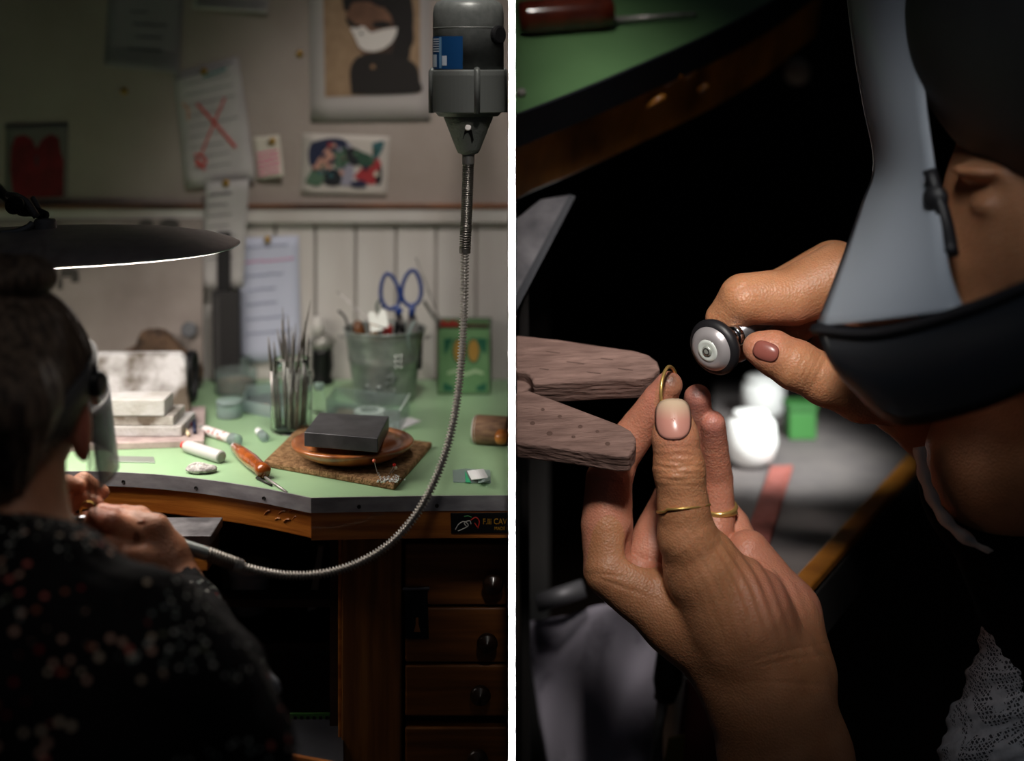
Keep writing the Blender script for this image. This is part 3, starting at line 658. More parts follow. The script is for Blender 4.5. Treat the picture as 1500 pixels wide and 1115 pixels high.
# pumice
pcn = onb(295, 692); fl = Field((pcn.x-.03, pcn.y-.03, ZT-.004), (pcn.x+.03, pcn.y+.03, ZT+.02), .0009)
fl.ell((pcn.x, pcn.y, ZT+.004), (.0175, .012, .0045), .003); fl.ell((pcn.x-.005, pcn.y+.002, ZT+.006), (.010, .009, .004), .003)
P, Q = fl.mesh(); P += vnormals(P, Q)*(vnoise(P, 420, 3)*.0009+vnoise(P, 900, 4)*.0005)[:, None]; P[:, 2] = np.maximum(P[:, 2], ZT+.0002)
tag(arrmesh('pumice_stone', P, Q, mat('pumice', '#c9c7c4', .9, col2='#77736f', scale=130, detail=8, bump=.6, bscale=400)), 'flat grey speckled pumice stone lying below the marker', 'stone')
tag(recalc(ob('steel_ruler', prism(lay(((160, 669), (225, 670.5), (227, 679), (160, 677)), .0002), (0, 0, .0012)), mat('ruler_steel', '#a3aba4', .35, .6), bevel=.0003)), 'short steel ruler lying in front of the pale board', 'ruler')

# soldering boards
M_cer = mat('ceramic_board', '#bdbcbd', .85, col2='#a39f9a', scale=28, detail=8, lo=.4, hi=.75, bump=.4, bscale=200)
M_burn = mat('burnt_board', '#c9c6c2', .85, col2='#5d5247', scale=24, detail=9, lo=.40, hi=.62, bump=.5, bscale=160)
M_pinkb = mat('pink_board', '#b7a5a2', .85, col2='#8d7d7b', scale=40, bump=.3)
tag(recalc(ob('base_board', prism([onb(px, py) for px, py in ((60, 663), (80, 606), (301, 604), (299, 655))], (0, 0, .008)), M_pinkb, bevel=.001)), 'pinkish grey soldering board lying flat at the bottom of the stack', 'board')
ZB = ZT+.0082
def slab(name, px1, pyf, h, depth, z, m, label, px0=40, rz=0):
    """slab whose front bottom edge shows at row pyf and right end at px1"""
    d = (ZC-z)*F/(pyf-HOR); x1 = at(px1, 0, d).x; x0_ = at(px0, 0, d).x
    return tag(ob(name, span((x0_, d, z), (x1, d+depth, z+h)), m, bevel=.0015), label, 'board')
s3 = slab('fibre_slab', 266, 640, .0125, .075, ZB, M_cer, 'lowest white soldering slab on the pink board')
z3 = ZB+.0127
s2 = slab('fibre_slab', 254, 624, .0115, .06, z3, M_burn, 'middle stained soldering slab of the stepped stack')
z2 = z3+.0117
s1 = slab('fibre_block', 241, 610, .020, .045, z2, M_cer, 'thick white soldering block on top of the stepped stack')
# leaning white board with scorched centre
lb0 = onb(60, 617, .0082); 
lq = [onb(40, 612, .0082), onb(273, 612, .0082)]; dl = lq[0].y
tl = [at(60, 521, dl+.045), at(262, 520, dl+.045)]
tag(recalc(ob('scorched_board', prism([lq[0]+Vector((0, .022, 0)), lq[1]+Vector((0, .022, 0)), at(273, 580, dl+.034), at(271, 530, dl+.044), at(266, 522, dl+.046), tl[1], tl[0]], (0, .012, .003)), mat('scorch', '#c9c8c9', .85, col2='#5a5044', scale=17, detail=9, lo=.44, hi=.60, bump=.4, bscale=160), bevel=.0015)), 'white soldering board with a scorched brown centre leaning behind the blocks', 'board')
# pens at the right end of the base board
for (a, b, c, lb) in (((278, 622), (275, 603), '#8c1f1a', 'tiny red stick on the right end of the pink board'), ((285, 633), (284, 606), '#1c2340', 'dark blue pen on the right end of the pink board'), ((270, 628), (272, 610), '#d6cfc4', 'tiny white stick beside the red one on the pink board'), ((276, 637), (273, 630), '#d9c9a8', 'tiny cream stub in front of the red stick')):
    tag(ob('pen_stub', tube([onb(*a, .011), onb(*b, .011)], [.0024, .0021], 8), mat('pen_'+c[1:], c, .45), smooth=True), lb, 'pen')
ta, tb3 = onb(300, 637, 0), onb(338, 650, 0); ta.z = tb3.z = ZT+.006
tub2 = thing('small_tube', 'small printed tube with a clear cap between the boards and the scorper', 'tube', Vector(((ta.x+tb3.x)/2, (ta.y+tb3.y)/2, ZT)))
dr_ = (tb3-ta).normalized(); Lt = (tb3-ta).length
ob('tail', lathe(ta-dr_*.014, dr_, [(.002, 0), (.0045, .006), (.0052, .014)], 20), mat('tube_grey', '#7d7d78', .5), tub2, smooth=True)
ob('barrel', lathe(ta, dr_, [(.0055, 0), (.0058, .002), (.0058, Lt)], 20), mat('tube_white', '#d8d2d2', .45, col2='#b0625c', scale=160, lo=.5, hi=.6), tub2, smooth=True)
ob('cap', lathe(tb3, dr_, [(.006, 0), (.0075, .003), (.0075, .014), (.006, .016)], 20), M_clear2, tub2, smooth=True)
sa, sb = onb(376, 636, 0), onb(393, 653, 0); sa.z = sb.z = ZT+.0055; dr_ = (sb-sa).normalized()
syr = thing('dropper', 'small white dropper with a clear flanged end near the felt pad', 'dropper', Vector(((sa.x+sb.x)/2, (sa.y+sb.y)/2, ZT)))
ob('tip', lathe(sa, dr_, [(.0012, 0), (.004, .006), (.0045, .022)], 18), mat('dropper_white', '#dfe0e2', .4), syr, smooth=True)
ob('flange', lathe(sa+dr_*.022, dr_, [(.0052, 0), (.0054, .016), (.0054, .020)], 18), M_clear2, syr, smooth=True)

# clear containers
def pot(name, label, cat, px, py, rpx, pytop, m, lid=None, contents=None):
    p = base(px, py); r = rpx*p.y/F; h = hz(p, pytop); o = thing(name, label, cat, p)
    ob('wall', lathe(p, (0, 0, 1), [(r*.95, 0), (r, .002), (r, h), (r*.94, h), (r*.94, .003), (.0005, .003)], 36, True, False), m, o, smooth=False)
    if contents: ob('contents', lathe(p+Vector((0, 0, .0035)), (0, 0, 1), [(r*.9, 0), (r*.9, h*.45), (r*.5, h*.5)], 28), contents, o, smooth=True)
    if lid: ob('lid', lathe(p+Vector((0, 0, h)), (0, 0, 1), [(r*1.05, 0), (r*1.05, .005), (r*.95, .007)], 36), lid, o, smooth=True)
    return o
pot('round_tub', 'wide clear round tub with brown contents in front of the blue note', 'tub', 346, 576, 30, 541, M_clear, contents=mat('brown_bits', '#8b6f5c', .8, col2='#5c4639', scale=120))
pot('round_tub', 'small frosted round pot standing on the green top before the jar', 'tub', 336, 611, 18.5, 592, M_clear2, lid=M_clear2)
p_ = base(352, 560); 
cup = thing('plastic_cup', 'small clear cup standing behind the wide round tub', 'cup', p_)
ob('wall', lathe(p_, (0, 0, 1), [(.012, 0), (.0145, .034), (.0150, .036), (.0138, .036), (.0112, .002), (.0005, .002)], 28, True, False), M_clear, cup, smooth=True)
fb = opentray('clear_case', 'low clear case of tiny findings left of the jar of files', 'case', ((354, 604), (362, 582), (425, 575), (420, 617)), .016, M_clear2)
fnd = [box(onb(378+random.random()*32, 592+random.random()*16, .0025), (.003, .002, .0015), random.random()*3) for i in range(22)]
o = tag(ob('findings', join(*fnd), mat('findings_pale', '#d8c6b4', .5)), 'scatter of tiny pale findings in the low clear case', 'findings'); o['kind'] = 'stuff'

# behind the boards: big stained board, stick, bottle, driftwood, disc, black coil
big = recalc(ob('stained_board', prism([at(-40, 565, 2.015), at(297, 562, 2.015), at(297, 320, 2.055), at(-40, 322, 2.055)], (0, .010, 0)), mat('stained', '#9c928c', .9, col2='#7c726c', scale=10, detail=8, lo=.35, hi=.7, bump=.2), bevel=.002))
tag(big, 'tall stained grey board leaning on the wall behind the lamp', 'board')
dd_ = 2.045
for i, (cx, cy, rx, ry) in enumerate(((214, 331, 12, 10), (248, 331, 16, 11), (98, 402, 10, 16), (110, 410, 6, 18), (88, 420, 4, 14))):
    yy = 2.015+.04*(562-cy)/242
    ob('soot_stain', prism([at(px, py, yy-.0006) for px, py in oval(cx, cy, rx, ry, 14)], (0, .0004, 0)), mat('soot', '#4a4644', .95), big)
zd = onb(277, 560).z
tag(ob('grey_disc', lathe(at(277, 483, 2.016), (0, -1, .1), [(.011, 0), (.011, .003), (.009, .004)], 24), mat('disc_grey', '#5e6064', .5, .4)), 'small grey metal disc fixed to the tall stained board', 'disc')
bp_ = onb(132, 556)
sp = thing('cleaner_bottle', 'pale bottle with a black cap behind the scorched board', 'bottle', bp_)
ob('body', lathe(bp_, (0, 0, 1), [(.024, 0), (.025, .004), (.024, .045), (.014, .060), (.0115, .064)], 28), mat('bottle_pale', '#9aa0b0', .4), sp, smooth=True)
ob('cap', lathe(bp_+Vector((0, 0, .064)), (0, 0, 1), [(.0115, 0), (.0115, .016), (.010, .018)], 24), mat('grip_black', '#171719', .4), sp, smooth=True)
sk = onb(154, 562)
tag(recalc(ob('wood_offcut', prism([at(px, py, sk.y) for px, py in ((140, 560), (141, 465), (152, 467), (153, 560))], (0, .012, 0)), mat('offcut', '#7a6546', .8, col2='#4a3b26', scale=50, stretch=(3, 1, .5), bump=.3), bevel=.001)), 'rough brown wood offcut standing beside the pale bottle', 'wood offcut')
tag(recalc(ob('wood_lath', prism([at(px, py, sk.y+.004) for px, py in ((155, 562), (155, 469), (166, 470), (166, 562))], (0, .008, 0)), mat('lath', '#8e8277', .8, col2='#6f6258', scale=40, stretch=(3, 1, .4)), bevel=.001)), 'pale wooden lath standing right of the rough offcut', 'lath')
dw = onb(232, 572)
fl = Field((dw.x-.08, dw.y-.03, ZT-.004), (dw.x+.08, dw.y+.03, ZT+.11), .0018)
for (px, py, rr) in ((178, 545, 13), (200, 530, 22), (222, 510, 24), (232, 500, 20), (245, 515, 22), (262, 528, 20), (282, 545, 16), (230, 550, 34)):
    p = at(px, py, dw.y); fl.ell((p.x, p.y, max(p.z, ZT+.012)), (rr*dw.y/F, .016, rr*dw.y/F), .008)
fl.ell((dw.x, dw.y, ZT+.015), (.055, .02, .016), .01)
P, Q = fl.mesh(); P += vnormals(P, Q)*(vnoise(P, 180, 5)*.004+vnoise(P, 480, 6)*.0015)[:, None]; P[:, 2] = np.maximum(P[:, 2], ZT+.0003)
tag(arrmesh('driftwood', P, Q, mat('driftwood', '#6b5340', .9, col2='#3f3128', scale=60, detail=8, bump=.6, bscale=180)), 'craggy brown lump of driftwood behind the scorched board', 'driftwood')
cl_ = onb(279, 590)
tag(ob('black_coil', join(*[closed_tube([Vector((cl_.x+.002*j-.003, cl_.y+.006+(.024+.001*(j % 2))*math.cos(t), ZT+.034+.033*math.sin(t))) for t in [2*math.pi*i/30 for i in range(30)]], .0022, 8) for j in range(4)]), mat('cable_black', '#131316', .45), smooth=True), 'coil of black cable standing behind the right end of the white boards', 'coil')
# black bracket tool
dk = 2.04
bt = thing('black_square', 'black upright tool with a narrow blade and wide stock against the wall', 'tool', at(328, 560, dk))
recalc(ob('blade', prism([at(px, py, dk) for px, py in ((318, 340), (337, 340), (337, 432), (318, 432))], (0, .004, 0)), M_black, bt))
recalc(ob('stock', prism([at(px, py, dk-.008) for px, py in ((310, 428), (350, 428), (352, 562), (312, 562))], (0, .016, 0)), mat('stock_black', '#1d1b1c', .5), bt, bevel=.0015))
recalc(ob('stock_groove', prism([at(px, py, dk-.0086) for px, py in ((316, 436), (320, 436), (322, 555), (318, 555))], (0, .0006, 0)), mat('groove', '#3b3939', .5), bt))

# =================================================================== LEFT: WALL PAPERS
M_paper = mat('paper_grey', '#b9b6b4', .8, col2='#aca8a6', scale=20)
M_paperw = mat('paper_warm', '#c9c3b4', .8)
M_paperb = mat('paper_blue', '#b9bed0', .8)
M_ink = mat('ink_dark', '#3a3a44', .7); M_inkb = mat('ink_blue', '#47507a', .7)
M_redm = mat('marker_cross', '#c4433c', .7); M_pinkm = mat('marker_pink', '#d8478a', .7); M_teal = mat('ink_teal', '#1f7f7c', .6)
M_brass = mat('brass', '#b08a3e', .3, .9)
def wsheet(name, quad, m, label, cat, d=YW-.004, curl=.006, group=None):
    """a thin paper sheet on the wall given by its corners tl, tr, br, bl"""
    tl_, tr_, br_, bl_ = [at(px, py, d) for px, py in quad]
    root = thing(name, label, cat, (bl_+br_)/2, group)
    ob('sheet', grid(lambda u, v: (tl_*(1-u)+tr_*u)*(1-v)+(bl_*(1-u)+br_*u)*v-Vector((0, curl*v*v*(.35+u*.65), 0)), 6, 10), m, root, smooth=True, solid=.0004)
    def on(u, v, k=1): return (tl_*(1-u)+tr_*u)*(1-v)+(bl_*(1-u)+br_*u)*v-Vector((0, curl*v*v*(.35+u*.65)+.0004+.0003*k, 0))
    root_on[root.name] = on
    return root, on
root_on = {}
def scrib(on, u0, v0, u1, v1, amp, n, wid, m, parent, name='writing', k=1):
    P = []
    for i in range(n):
        t = i/(n-1); P.append(on(u0+(u1-u0)*t+random.uniform(-.006, .006), v0+(v1-v0)*t+amp*((-1)**i)*random.uniform(.3, 1), k))
    return ob(name, tube(P, wid, 4), m, parent)
def stroke(on, pts, wid, m, parent, name='mark'):
    return ob(name, tube(catmull([on(u, v) for u, v in pts], 5), wid, 6), m, parent)
def tack(px, py, d, label):
    p = at(px, py, d); t = thing('push_pin', label, 'push pin', p, 'brass push pins on the wall')
    ob('head', lathe(p+Vector((0, -.0008, 0)), (0, -1, 0), [(.0052, 0), (.005, .0012), (.0032, .003), (.0008, .0038)], 18), M_brass, t, smooth=True)
    ob('point', tube([p+Vector((0, -.001, 0)), p+Vector((0, .006, 0))], .0007, 6), M_steel, t)
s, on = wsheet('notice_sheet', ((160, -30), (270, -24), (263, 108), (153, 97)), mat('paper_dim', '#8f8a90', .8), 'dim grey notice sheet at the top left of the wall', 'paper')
for i, (a, b) in enumerate(((.3, .55), (.35, .8), (.4, .75), (.3, .75))): scrib(on, a, .35+.14*i, b, .34+.14*i, .012, 14, .0009, M_ink, s)
for i in range(6): ob('ruled_line', tube([on(.04, .78+.035*i), on(.95, .78+.035*i)], .0004, 4), M_ink, s)
s, on = wsheet('notice_sheet', ((284, -40), (398, -40), (392, 20), (283, 13)), M_paper, 'grey sheet cut by the top edge above the crossed-out page', 'paper')
for i in range(5): ob('ruled_line', tube([on(.04, .7+.05*i), on(.97, .7+.05*i)], .0004, 4), M_ink, s)
s, on = wsheet('crossed_page', ((254, 108), (349, 83), (376, 262), (273, 277)), M_paper, 'creased page with a large red cross hanging askew', 'paper', curl=.01)
for i in range(9): scrib(on, .1+.05*random.random(), .12+.09*i, .55+.35*random.random(), .12+.09*i, .006, 16, .0005, M_ink, s)
scrib(on, .05, .05, .9, .03, .01, 16, .0008, M_ink, s); ob('teal_line', tube([on(.45, .09), on(.8, .07)], .0018, 6), M_teal, s)
stroke(on, ((.3, .30), (.5, .47), (.78, .72)), .0022, M_redm, s); stroke(on, ((.72, .30), (.5, .5), (.28, .72)), .0016, M_redm, s)
stroke(on, ((.18, .72), (.28, .74), (.33, .8), (.22, .82), (.2, .76), (.3, .86)), .002, M_redm, s); stroke(on, ((.08, .27), (.16, .33), (.14, .42)), .0012, mat('marker_orange', '#c9803c', .7), s)
s, on = wsheet('sticky_note', ((370, 201), (409, 197), (417, 257), (378, 263)), M_paperw, 'small cream note with bright pink writing', 'note', curl=.012)
for i in range(5): scrib(on, .08, .42+.12*i, .9, .38+.12*i, .03, 10, .0014, M_pinkm, s)
stroke(on, ((.5, .18), (.62, .12), (.7, .2), (.55, .24)), .0009, M_ink, s)
s, on = wsheet('price_list', ((301, 267), (365, 263), (356, 420), (295, 424)), M_paper, 'narrow handwritten list pinned over the dado rail', 'paper', d=YW-.022, curl=0)
scrib(on, .1, .12, .6, .115, .014, 18, .0012, M_ink, s)
for i in range(6): scrib(on, .08, .22+.1*i, .5+.3*random.random(), .215+.1*i, .008, 16, .0006, M_ink, s)
s, on = wsheet('job_note', ((347, 349), (437, 345), (441, 525), (351, 532)), M_paperb, 'pale blue handwritten note pinned to the panelling', 'paper', d=YW-.003, curl=.008)
for i in range(7):
    scrib(on, .12, .08+.115*i, .55+.38*random.random(), .07+.115*i, .012, 16, .0007, M_pinkm if i == 1 else M_inkb, s)
s, on = wsheet('red_card', ((8, 182), (100, 180), (99, 293), (8, 294)), mat('card_grey', '#75716f', .8), 'card with a dark red torso shape at the far left of the wall', 'card', curl=.001)
rt = [(.10, .30), (.16, .17), (.30, .14), (.42, .2), (.50, .33), (.60, .2), (.72, .14), (.86, .19), (.88, .35), (.94, .5), (.94, .96), (.14, .97), (.08, .6)]
ob('red_shape', ([on(u, v, 2) for u, v in rt], [tuple(range(len(rt)))]), mat('torso_red', '#7d1420', .7, col2='#5c0d16', scale=30), s)
ob('dark_mark', ([on(u, v, 3) for u, v in ((.48, .42), (.53, .42), (.52, .56), (.49, .56))], [(0, 1, 2, 3)]), M_ink, s)

def poly(on, pts, m, parent, k, name):
    n = len(pts); return ob(name, ([on(u, v, k) for u, v in pts], [tuple(range(n))]), m, parent)
# portrait print
x0_, y0_, x1_, y1_ = 453, -75, 628, 178
s, on = wsheet('portrait_print', ((451, -75), (630, -78), (631, 176), (455, 179)), mat('print_paper', '#a9a3a0', .7), 'large print of a dark-haired woman wearing a white bird-shaped mask', 'print', curl=.002)
def U(px, py): return ((px-453)/177, (py+76)/253.5)
def pp(pts, m, k, name): return poly(on, [U(*p) for p in pts], m, s, k, name)
def sm(pts, n=4):
    Q = catmull([Vector((x, y, 0)) for x, y in pts+[pts[0]]], n); return [(q.x, q.y) for q in Q[:-1]]
pp([(474, -70), (615, -70), (615, 138), (475, 141)], mat('print_tan_ground', '#9a8064', .7, col2='#8a7056', scale=60), 2, 'background')
pp(sm([(505, -5), (515, -30), (545, -45), (585, -40), (600, -10), (603, 20), (596, 45), (598, 75), (580, 80), (560, 60), (530, 20), (512, 20)]), mat('print_hair', '#15100f', .7), 3, 'hair')
pp(sm([(507, 5), (512, -12), (530, -22), (560, -18), (580, 5), (585, 30), (578, 55), (560, 75), (540, 80), (525, 72), (515, 45), (508, 28)]), mat('print_skin', '#7a5844', .7, col2='#5c4030', scale=30), 5, 'face')
pp(sm([(506, 24), (512, 28), (522, 36), (530, 37), (520, 41), (510, 36)]), mat('print_hair', '#15100f', .7), 6, 'brow')
pp(sm([(545, 34), (560, 31), (575, 36), (566, 42), (548, 41)]), mat('print_hair', '#15100f', .7), 6, 'brow')
pp(sm([(556, -40), (590, -35), (602, -5), (606, 28), (602, 62), (597, 90), (572, 92), (578, 58), (573, 26), (562, 8)]), mat('print_hair', '#15100f', .7), 6, 'hair')
pp(sm([(504, 14), (506, -40), (590, -42), (588, 0), (562, 12), (540, 3), (518, 4), (511, 16)]), mat('print_hair', '#15100f', .7), 6, 'hair')
pp(sm([(530, 60), (580, 58), (592, 92), (540, 92)]), mat('print_neck', '#3a2a22', .7), 4, 'neck')
pp(sm([(514, 138), (512, 105), (520, 86), (540, 78), (565, 78), (590, 84), (610, 98), (614, 118), (614, 136), (560, 139)], 4), mat('print_top', '#1b1614', .7), 6, 'dark_top')
pp(sm([(596, 22), (604, 35), (606, 60), (601, 70), (599, 50)]), mat('print_hair', '#15100f', .7), 6, 'loose_hair')
pp([(513, 42), (517, 40), (524, 42), (530, 38), (535, 40), (540, 46), (545, 48), (560, 44), (573, 42), (582, 41), (580, 52), (573, 64), (562, 72), (549, 76), (536, 75), (527, 70), (522, 60), (518, 50)], mat('print_white', '#d5cfc9', .6), 7, 'bird_mask')
pp(oval(529.5, 49, 2.4, 2.4, 12), mat('print_hair', '#15100f', .7), 8, 'bird_eye')
pp(oval(546, 98, 3.5, 3.2, 10), mat('print_badge', '#8a6a4e', .7), 8, 'brooch')
# floral postcard
s, on = wsheet('floral_postcard', ((444, 195), (571, 200), (566, 287), (440, 285)), mat('postcard', '#bdb6ae', .7), 'white postcard with a colourful painting of figures and flowers', 'postcard', curl=.001)
def U(px, py): return ((px-443)/127, (py-197)/88)
cols = {'n': '#1d2440', 'g': '#4c6652', 'r': '#9c2f33', 'p': '#b98a78', 'k': '#1b1d22', 'l': '#8f8c9a', 't': '#2f5a60', 'b': '#2c4a3a', 'w': '#c8bfae'}
blobs = [('n', (455, 210), (480, 203), (500, 203), (512, 212), (508, 228), (490, 232), (470, 246), (456, 244), (452, 225)), ('g', (485, 225), (505, 215), (520, 222), (515, 245), (495, 248)), ('p', (478, 218), (488, 212), (492, 228), (484, 248), (466, 252), (464, 240)),
         ('k', (505, 212), (520, 216), (534, 224), (528, 240), (512, 238)), ('b', (520, 218), (545, 226), (548, 240), (530, 242)), ('t', (545, 208), (562, 204), (558, 222), (548, 232)), ('r', (520, 258), (532, 244), (546, 226), (555, 224), (556, 250), (552, 268), (536, 266)), ('p', (545, 212), (554, 212), (552, 228), (546, 228)),
         ('l', (494, 250), (510, 238), (520, 246), (518, 268), (502, 270)), ('k', (474, 258), (488, 246), (502, 254), (500, 270), (480, 270)), ('g', (450, 264), (462, 246), (478, 258), (470, 272), (452, 268)), ('n', (516, 266), (534, 262), (540, 272), (518, 272)), ('w', (508, 228), (513, 226), (514, 240), (508, 240)), ('r', (548, 232), (560, 236), (556, 246), (549, 244)), ('k', (552, 258), (560, 240), (562, 262), (556, 270))]
for i, b in enumerate(blobs): poly(on, [U(*p) for p in sm(list(b[1:]), 3)], mat('paint_'+b[0], cols[b[0]], .7), s, 2+(i % 6), 'painted_patch')
for i in range(26):
    c = random.choice(list('ngrptblw')); cx, cy = 460+random.random()*94, 210+random.random()*56
    poly(on, [U(cx+random.uniform(2, 5)*math.cos(t), cy+random.uniform(2, 5)*math.sin(t)) for t in [k*.9 for k in range(7)]], mat('paint_'+c, cols[c], .7), s, 9+(i % 5), 'painted_patch')
tack(439, 79, YW-.002, 'brass push pin in bare wall left of the portrait print'); tack(182, 134, YW-.002, 'brass push pin alone on the dark left wall'); tack(299, 104, YW-.006, 'brass push pin at the top of the crossed-out page')
tack(331, 268, YW-.023, 'brass push pin holding the narrow handwritten list'); tack(392, 351, YW-.006, 'brass push pin holding the pale blue note'); tack(399, 207, YW-.006, 'brass push pin in the cream note')

# =================================================================== LEFT: HANGING MOTOR WITH FLEXIBLE SHAFT
DM = 1.512
mo = at(686, 170, DM)
motor = thing('flexshaft_motor', 'grey hanging flexible-shaft motor with a blue label', 'motor', mo)
M_mgrey = mat('motor_grey', '#777b78', .38, .3, col2='#6a6e6b', scale=150, bump=.1, bscale=900)
M_mgrey2 = mat('motor_lower', '#6c706d', .4, .3, bump=.1, bscale=900)
def zz(py): return at(0, py, DM).z-mo.z
u_ = DM/F
ax = (0, 0, 1)
ob('housing', lathe(mo, ax, [(52*u_, zz(110)), (52*u_, zz(20)), (50.5*u_, zz(10)), (46*u_, zz(3)), (38*u_, zz(0)), (30*u_, zz(-6)), (0.0005, zz(-7))], 56, True, False), M_mgrey, motor, smooth=True)
ob('lower_housing', lathe(mo, ax, [(44*u_, zz(170)), (48*u_, zz(165)), (54.5*u_, zz(163)), (55*u_, zz(110)), (54*u_, zz(104)), (52*u_, zz(102))], 56, True, False), M_mgrey2, motor, smooth=False)
ob('seam', lathe(mo+Vector((0, 0, zz(42))), ax, [(52*u_, 0), (52.6*u_, .0006), (52*u_, .0012)], 56, False, False), M_mgrey2, motor)
for a in (-75, -165, 15, 105):
    r = 55*u_; t = math.radians(a); p = mo+Vector((r*math.cos(t), r*math.sin(t), 0))
    ob('rib', tube([p+Vector((0, 0, zz(165))), p+Vector((0, 0, zz(104))), p+Vector((-.002*math.cos(t), -.002*math.sin(t), zz(101)))], .0032, 10), M_mgrey, motor, smooth=True)
t = math.radians(182)
ob('flange', span((mo.x-57.5*u_, mo.y-.012, mo.z+zz(164)), (mo.x-54*u_, mo.y+.004, mo.z+zz(104))), M_mgrey2, motor, bevel=.001)
ob('cone', lathe(mo, ax, [(10*u_, zz(226)), (15*u_, zz(224)), (18*u_, zz(218)), (32*u_, zz(182)), (36*u_, zz(173)), (36*u_, zz(168))], 40, True, True), mat('cone_grey', '#848984', .5, .3, bump=.4, bscale=500), motor, smooth=True)
cs = mo+Vector((0, -27*u_, 0))
recalc(ob('cone_slot', prism([at(px, py, DM-dd) for px, py, dd in ((681, 190, .0215), (691, 190, .0215), (694, 205, .0165), (690, 213, .0140), (684, 213, .0140), (678, 203, .0168))], (0, .004, 0)), mat('slot_black', '#0e0e0e', .6), motor))
ob('slot_screw', lathe(at(685.5, 187, DM-.0225), (0, -1, .3), [(.0035, 0), (.003, .0015)], 14), M_steel, motor)
def arc_band(a0, a1, py0, py1, r, n=14):
    V = []; Fc = []
    for i in range(n+1):
        t = math.radians(a0+(a1-a0)*i/n); V += [mo+Vector((r*math.cos(t), r*math.sin(t), zz(py1))), mo+Vector((r*math.cos(t), r*math.sin(t), zz(py0)))]
    for i in range(n): Fc.append((2*i, 2*i+2, 2*i+3, 2*i+1))
    return V, Fc
lab = ob('label_plate', arc_band(-178, -97, 54, 101, 52.5*u_), mat('label_blue', '#1d4f86', .3, .3), motor, smooth=True, label='blue printed label')
M_print = mat('label_print', '#b8c4d0', .5)
for i in range(6): ob('print_line', arc_band(-165, -140, 57+i*3.5, 58.6+i*3.5, 52.8*u_, 5), M_print, lab)
ob('print_block', arc_band(-166, -148, 80, 98, 52.8*u_, 5), M_print, lab); ob('print_block', arc_band(-134, -124, 82, 96, 52.8*u_, 5), M_print, lab)
ob('label_stripe', arc_band(-141, -135, 55, 100, 52.9*u_, 3), mat('label_pale', '#7fb0d8', .3, .4), lab)
ob('side_knob', lathe(mo+Vector((42*u_, -30*u_, zz(52))), (.75, -.66, 0), [(.010, 0), (.010, .004), (.008, .005)], 20), mat('knob_black', '#141416', .5), motor)
bail = [mo+Vector((-20*u_, 0, zz(-4))), mo+Vector((-18*u_, 0, zz(-40))), mo+Vector((0, 0, zz(-62))), mo+Vector((18*u_, 0, zz(-40))), mo+Vector((20*u_, 0, zz(-4)))]
ob('bail', tube(catmull(bail, 6), .0025, 8), M_steel, motor, smooth=True)
hk = mo+Vector((0, 0, zz(-62)))
br = thing('motor_bracket', 'steel wall bracket with a hook carrying the hanging motor', 'bracket', Vector((hk.x, YW-.004, hk.z)))
ob('arm', span((hk.x-.008, hk.y-.01, hk.z+.02), (hk.x+.008, YW-.002, hk.z+.036)), M_black, br, bevel=.001)
ob('hook', tube(catmull([hk+Vector((0, 0, .024)), hk+Vector((0, -.008, .008)), hk+Vector((0, 0, -.003)), hk+Vector((0, .007, .004))], 5), .0025, 8), M_steel, br, smooth=True)
ob('wall_plate', span((hk.x-.02, YW-.006, hk.z-.03), (hk.x+.02, YW-.002, hk.z+.08)), M_black, br, bevel=.001)

shaft = thing('flexible_shaft', 'ribbed silver flexible shaft curving from the motor down to the hand', 'flexible shaft', at(420, 850, 1.43))
M_cable = mat('cable_steel', '#b8b4af', .28, .7)
M_spring = mat('spring_steel', '#8b8781', .35, .9)
ob('top_ferrule', lathe(at(686, 240, DM), ax, [(9*u_, 0), (9*u_, .0102), (8*u_, .0105)], 24), M_cable, shaft, smooth=False)
sp_pts = resample(catmull([at(686, 238, DM), at(684, 300, DM), at(682, 345, DM-.002)], 10), .00045)
ob('upper_spring', tube(sp_pts, [(8.3+.9*math.sin(i*1.45))*u_ for i in range(len(sp_pts))], 14), M_spring, shaft, smooth=True)
def helix(P0_, P1_, turns, r, wr, n=14):
    P0_, P1_ = Vector(P0_), Vector(P1_); a, u, v = frame(P1_-P0_); L_ = (P1_-P0_).length; out = []
    for i in range(int(turns*n)+1):
        t = i/n*2*math.pi; out.append(P0_+a*(L_*i/(turns*n))+u*(r*math.cos(t))+v*(r*math.sin(t)))
    return tube(out, wr, 6)
ob('open_coil', helix(at(682.6, 330, DM-.002), at(681.3, 366, DM-.003), 10, 7.6*u_, .0009), M_spring, shaft, smooth=True)
ob('collar', lathe(at(681, 371, DM-.003), ax, [(8.3*u_, 0), (8.3*u_, .006)], 20), M_spring, shaft)
path = [(682, 345, DM-.002), (681, 372, DM-.004), (680, 430, DM-.012), (677.5, 500, DM-.022), (671, 575, DM-.036), (659, 640, DM-.05), (640, 697, DM-.06), (611, 752, DM-.066), (571, 797, DM-.07), (522, 826, DM-.075), (470, 841, DM-.082), (420, 843, DM-.09), (380, 837, DM-.098), (350, 829, DM-.104)]
cp = resample(catmull([at(*p) for p in path], 12), .00042)
ob('outer_sheath', tube(cp, [(5.0+1.7*math.sin(i*2*math.pi/8))*u_ for i in range(len(cp))], 12), M_cable, shaft, smooth=True)
e0, e1, e2 = at(353, 830, DM-.104), at(302, 811, DM-.116), at(248, 794, DM-.128)
ob('collar', lathe(e0, e1-e0, [(9.3*u_, 0), (9.3*u_, .008)], 20), M_cable, shaft)
ob('lower_coil', helix(e0+(e1-e0)*.15, e1, 10, 8.2*u_, .0013), M_spring, shaft, smooth=True)
ob('coil_core', tube([e0, e1], 6.5*u_, 12), M_spring, shaft, smooth=True)
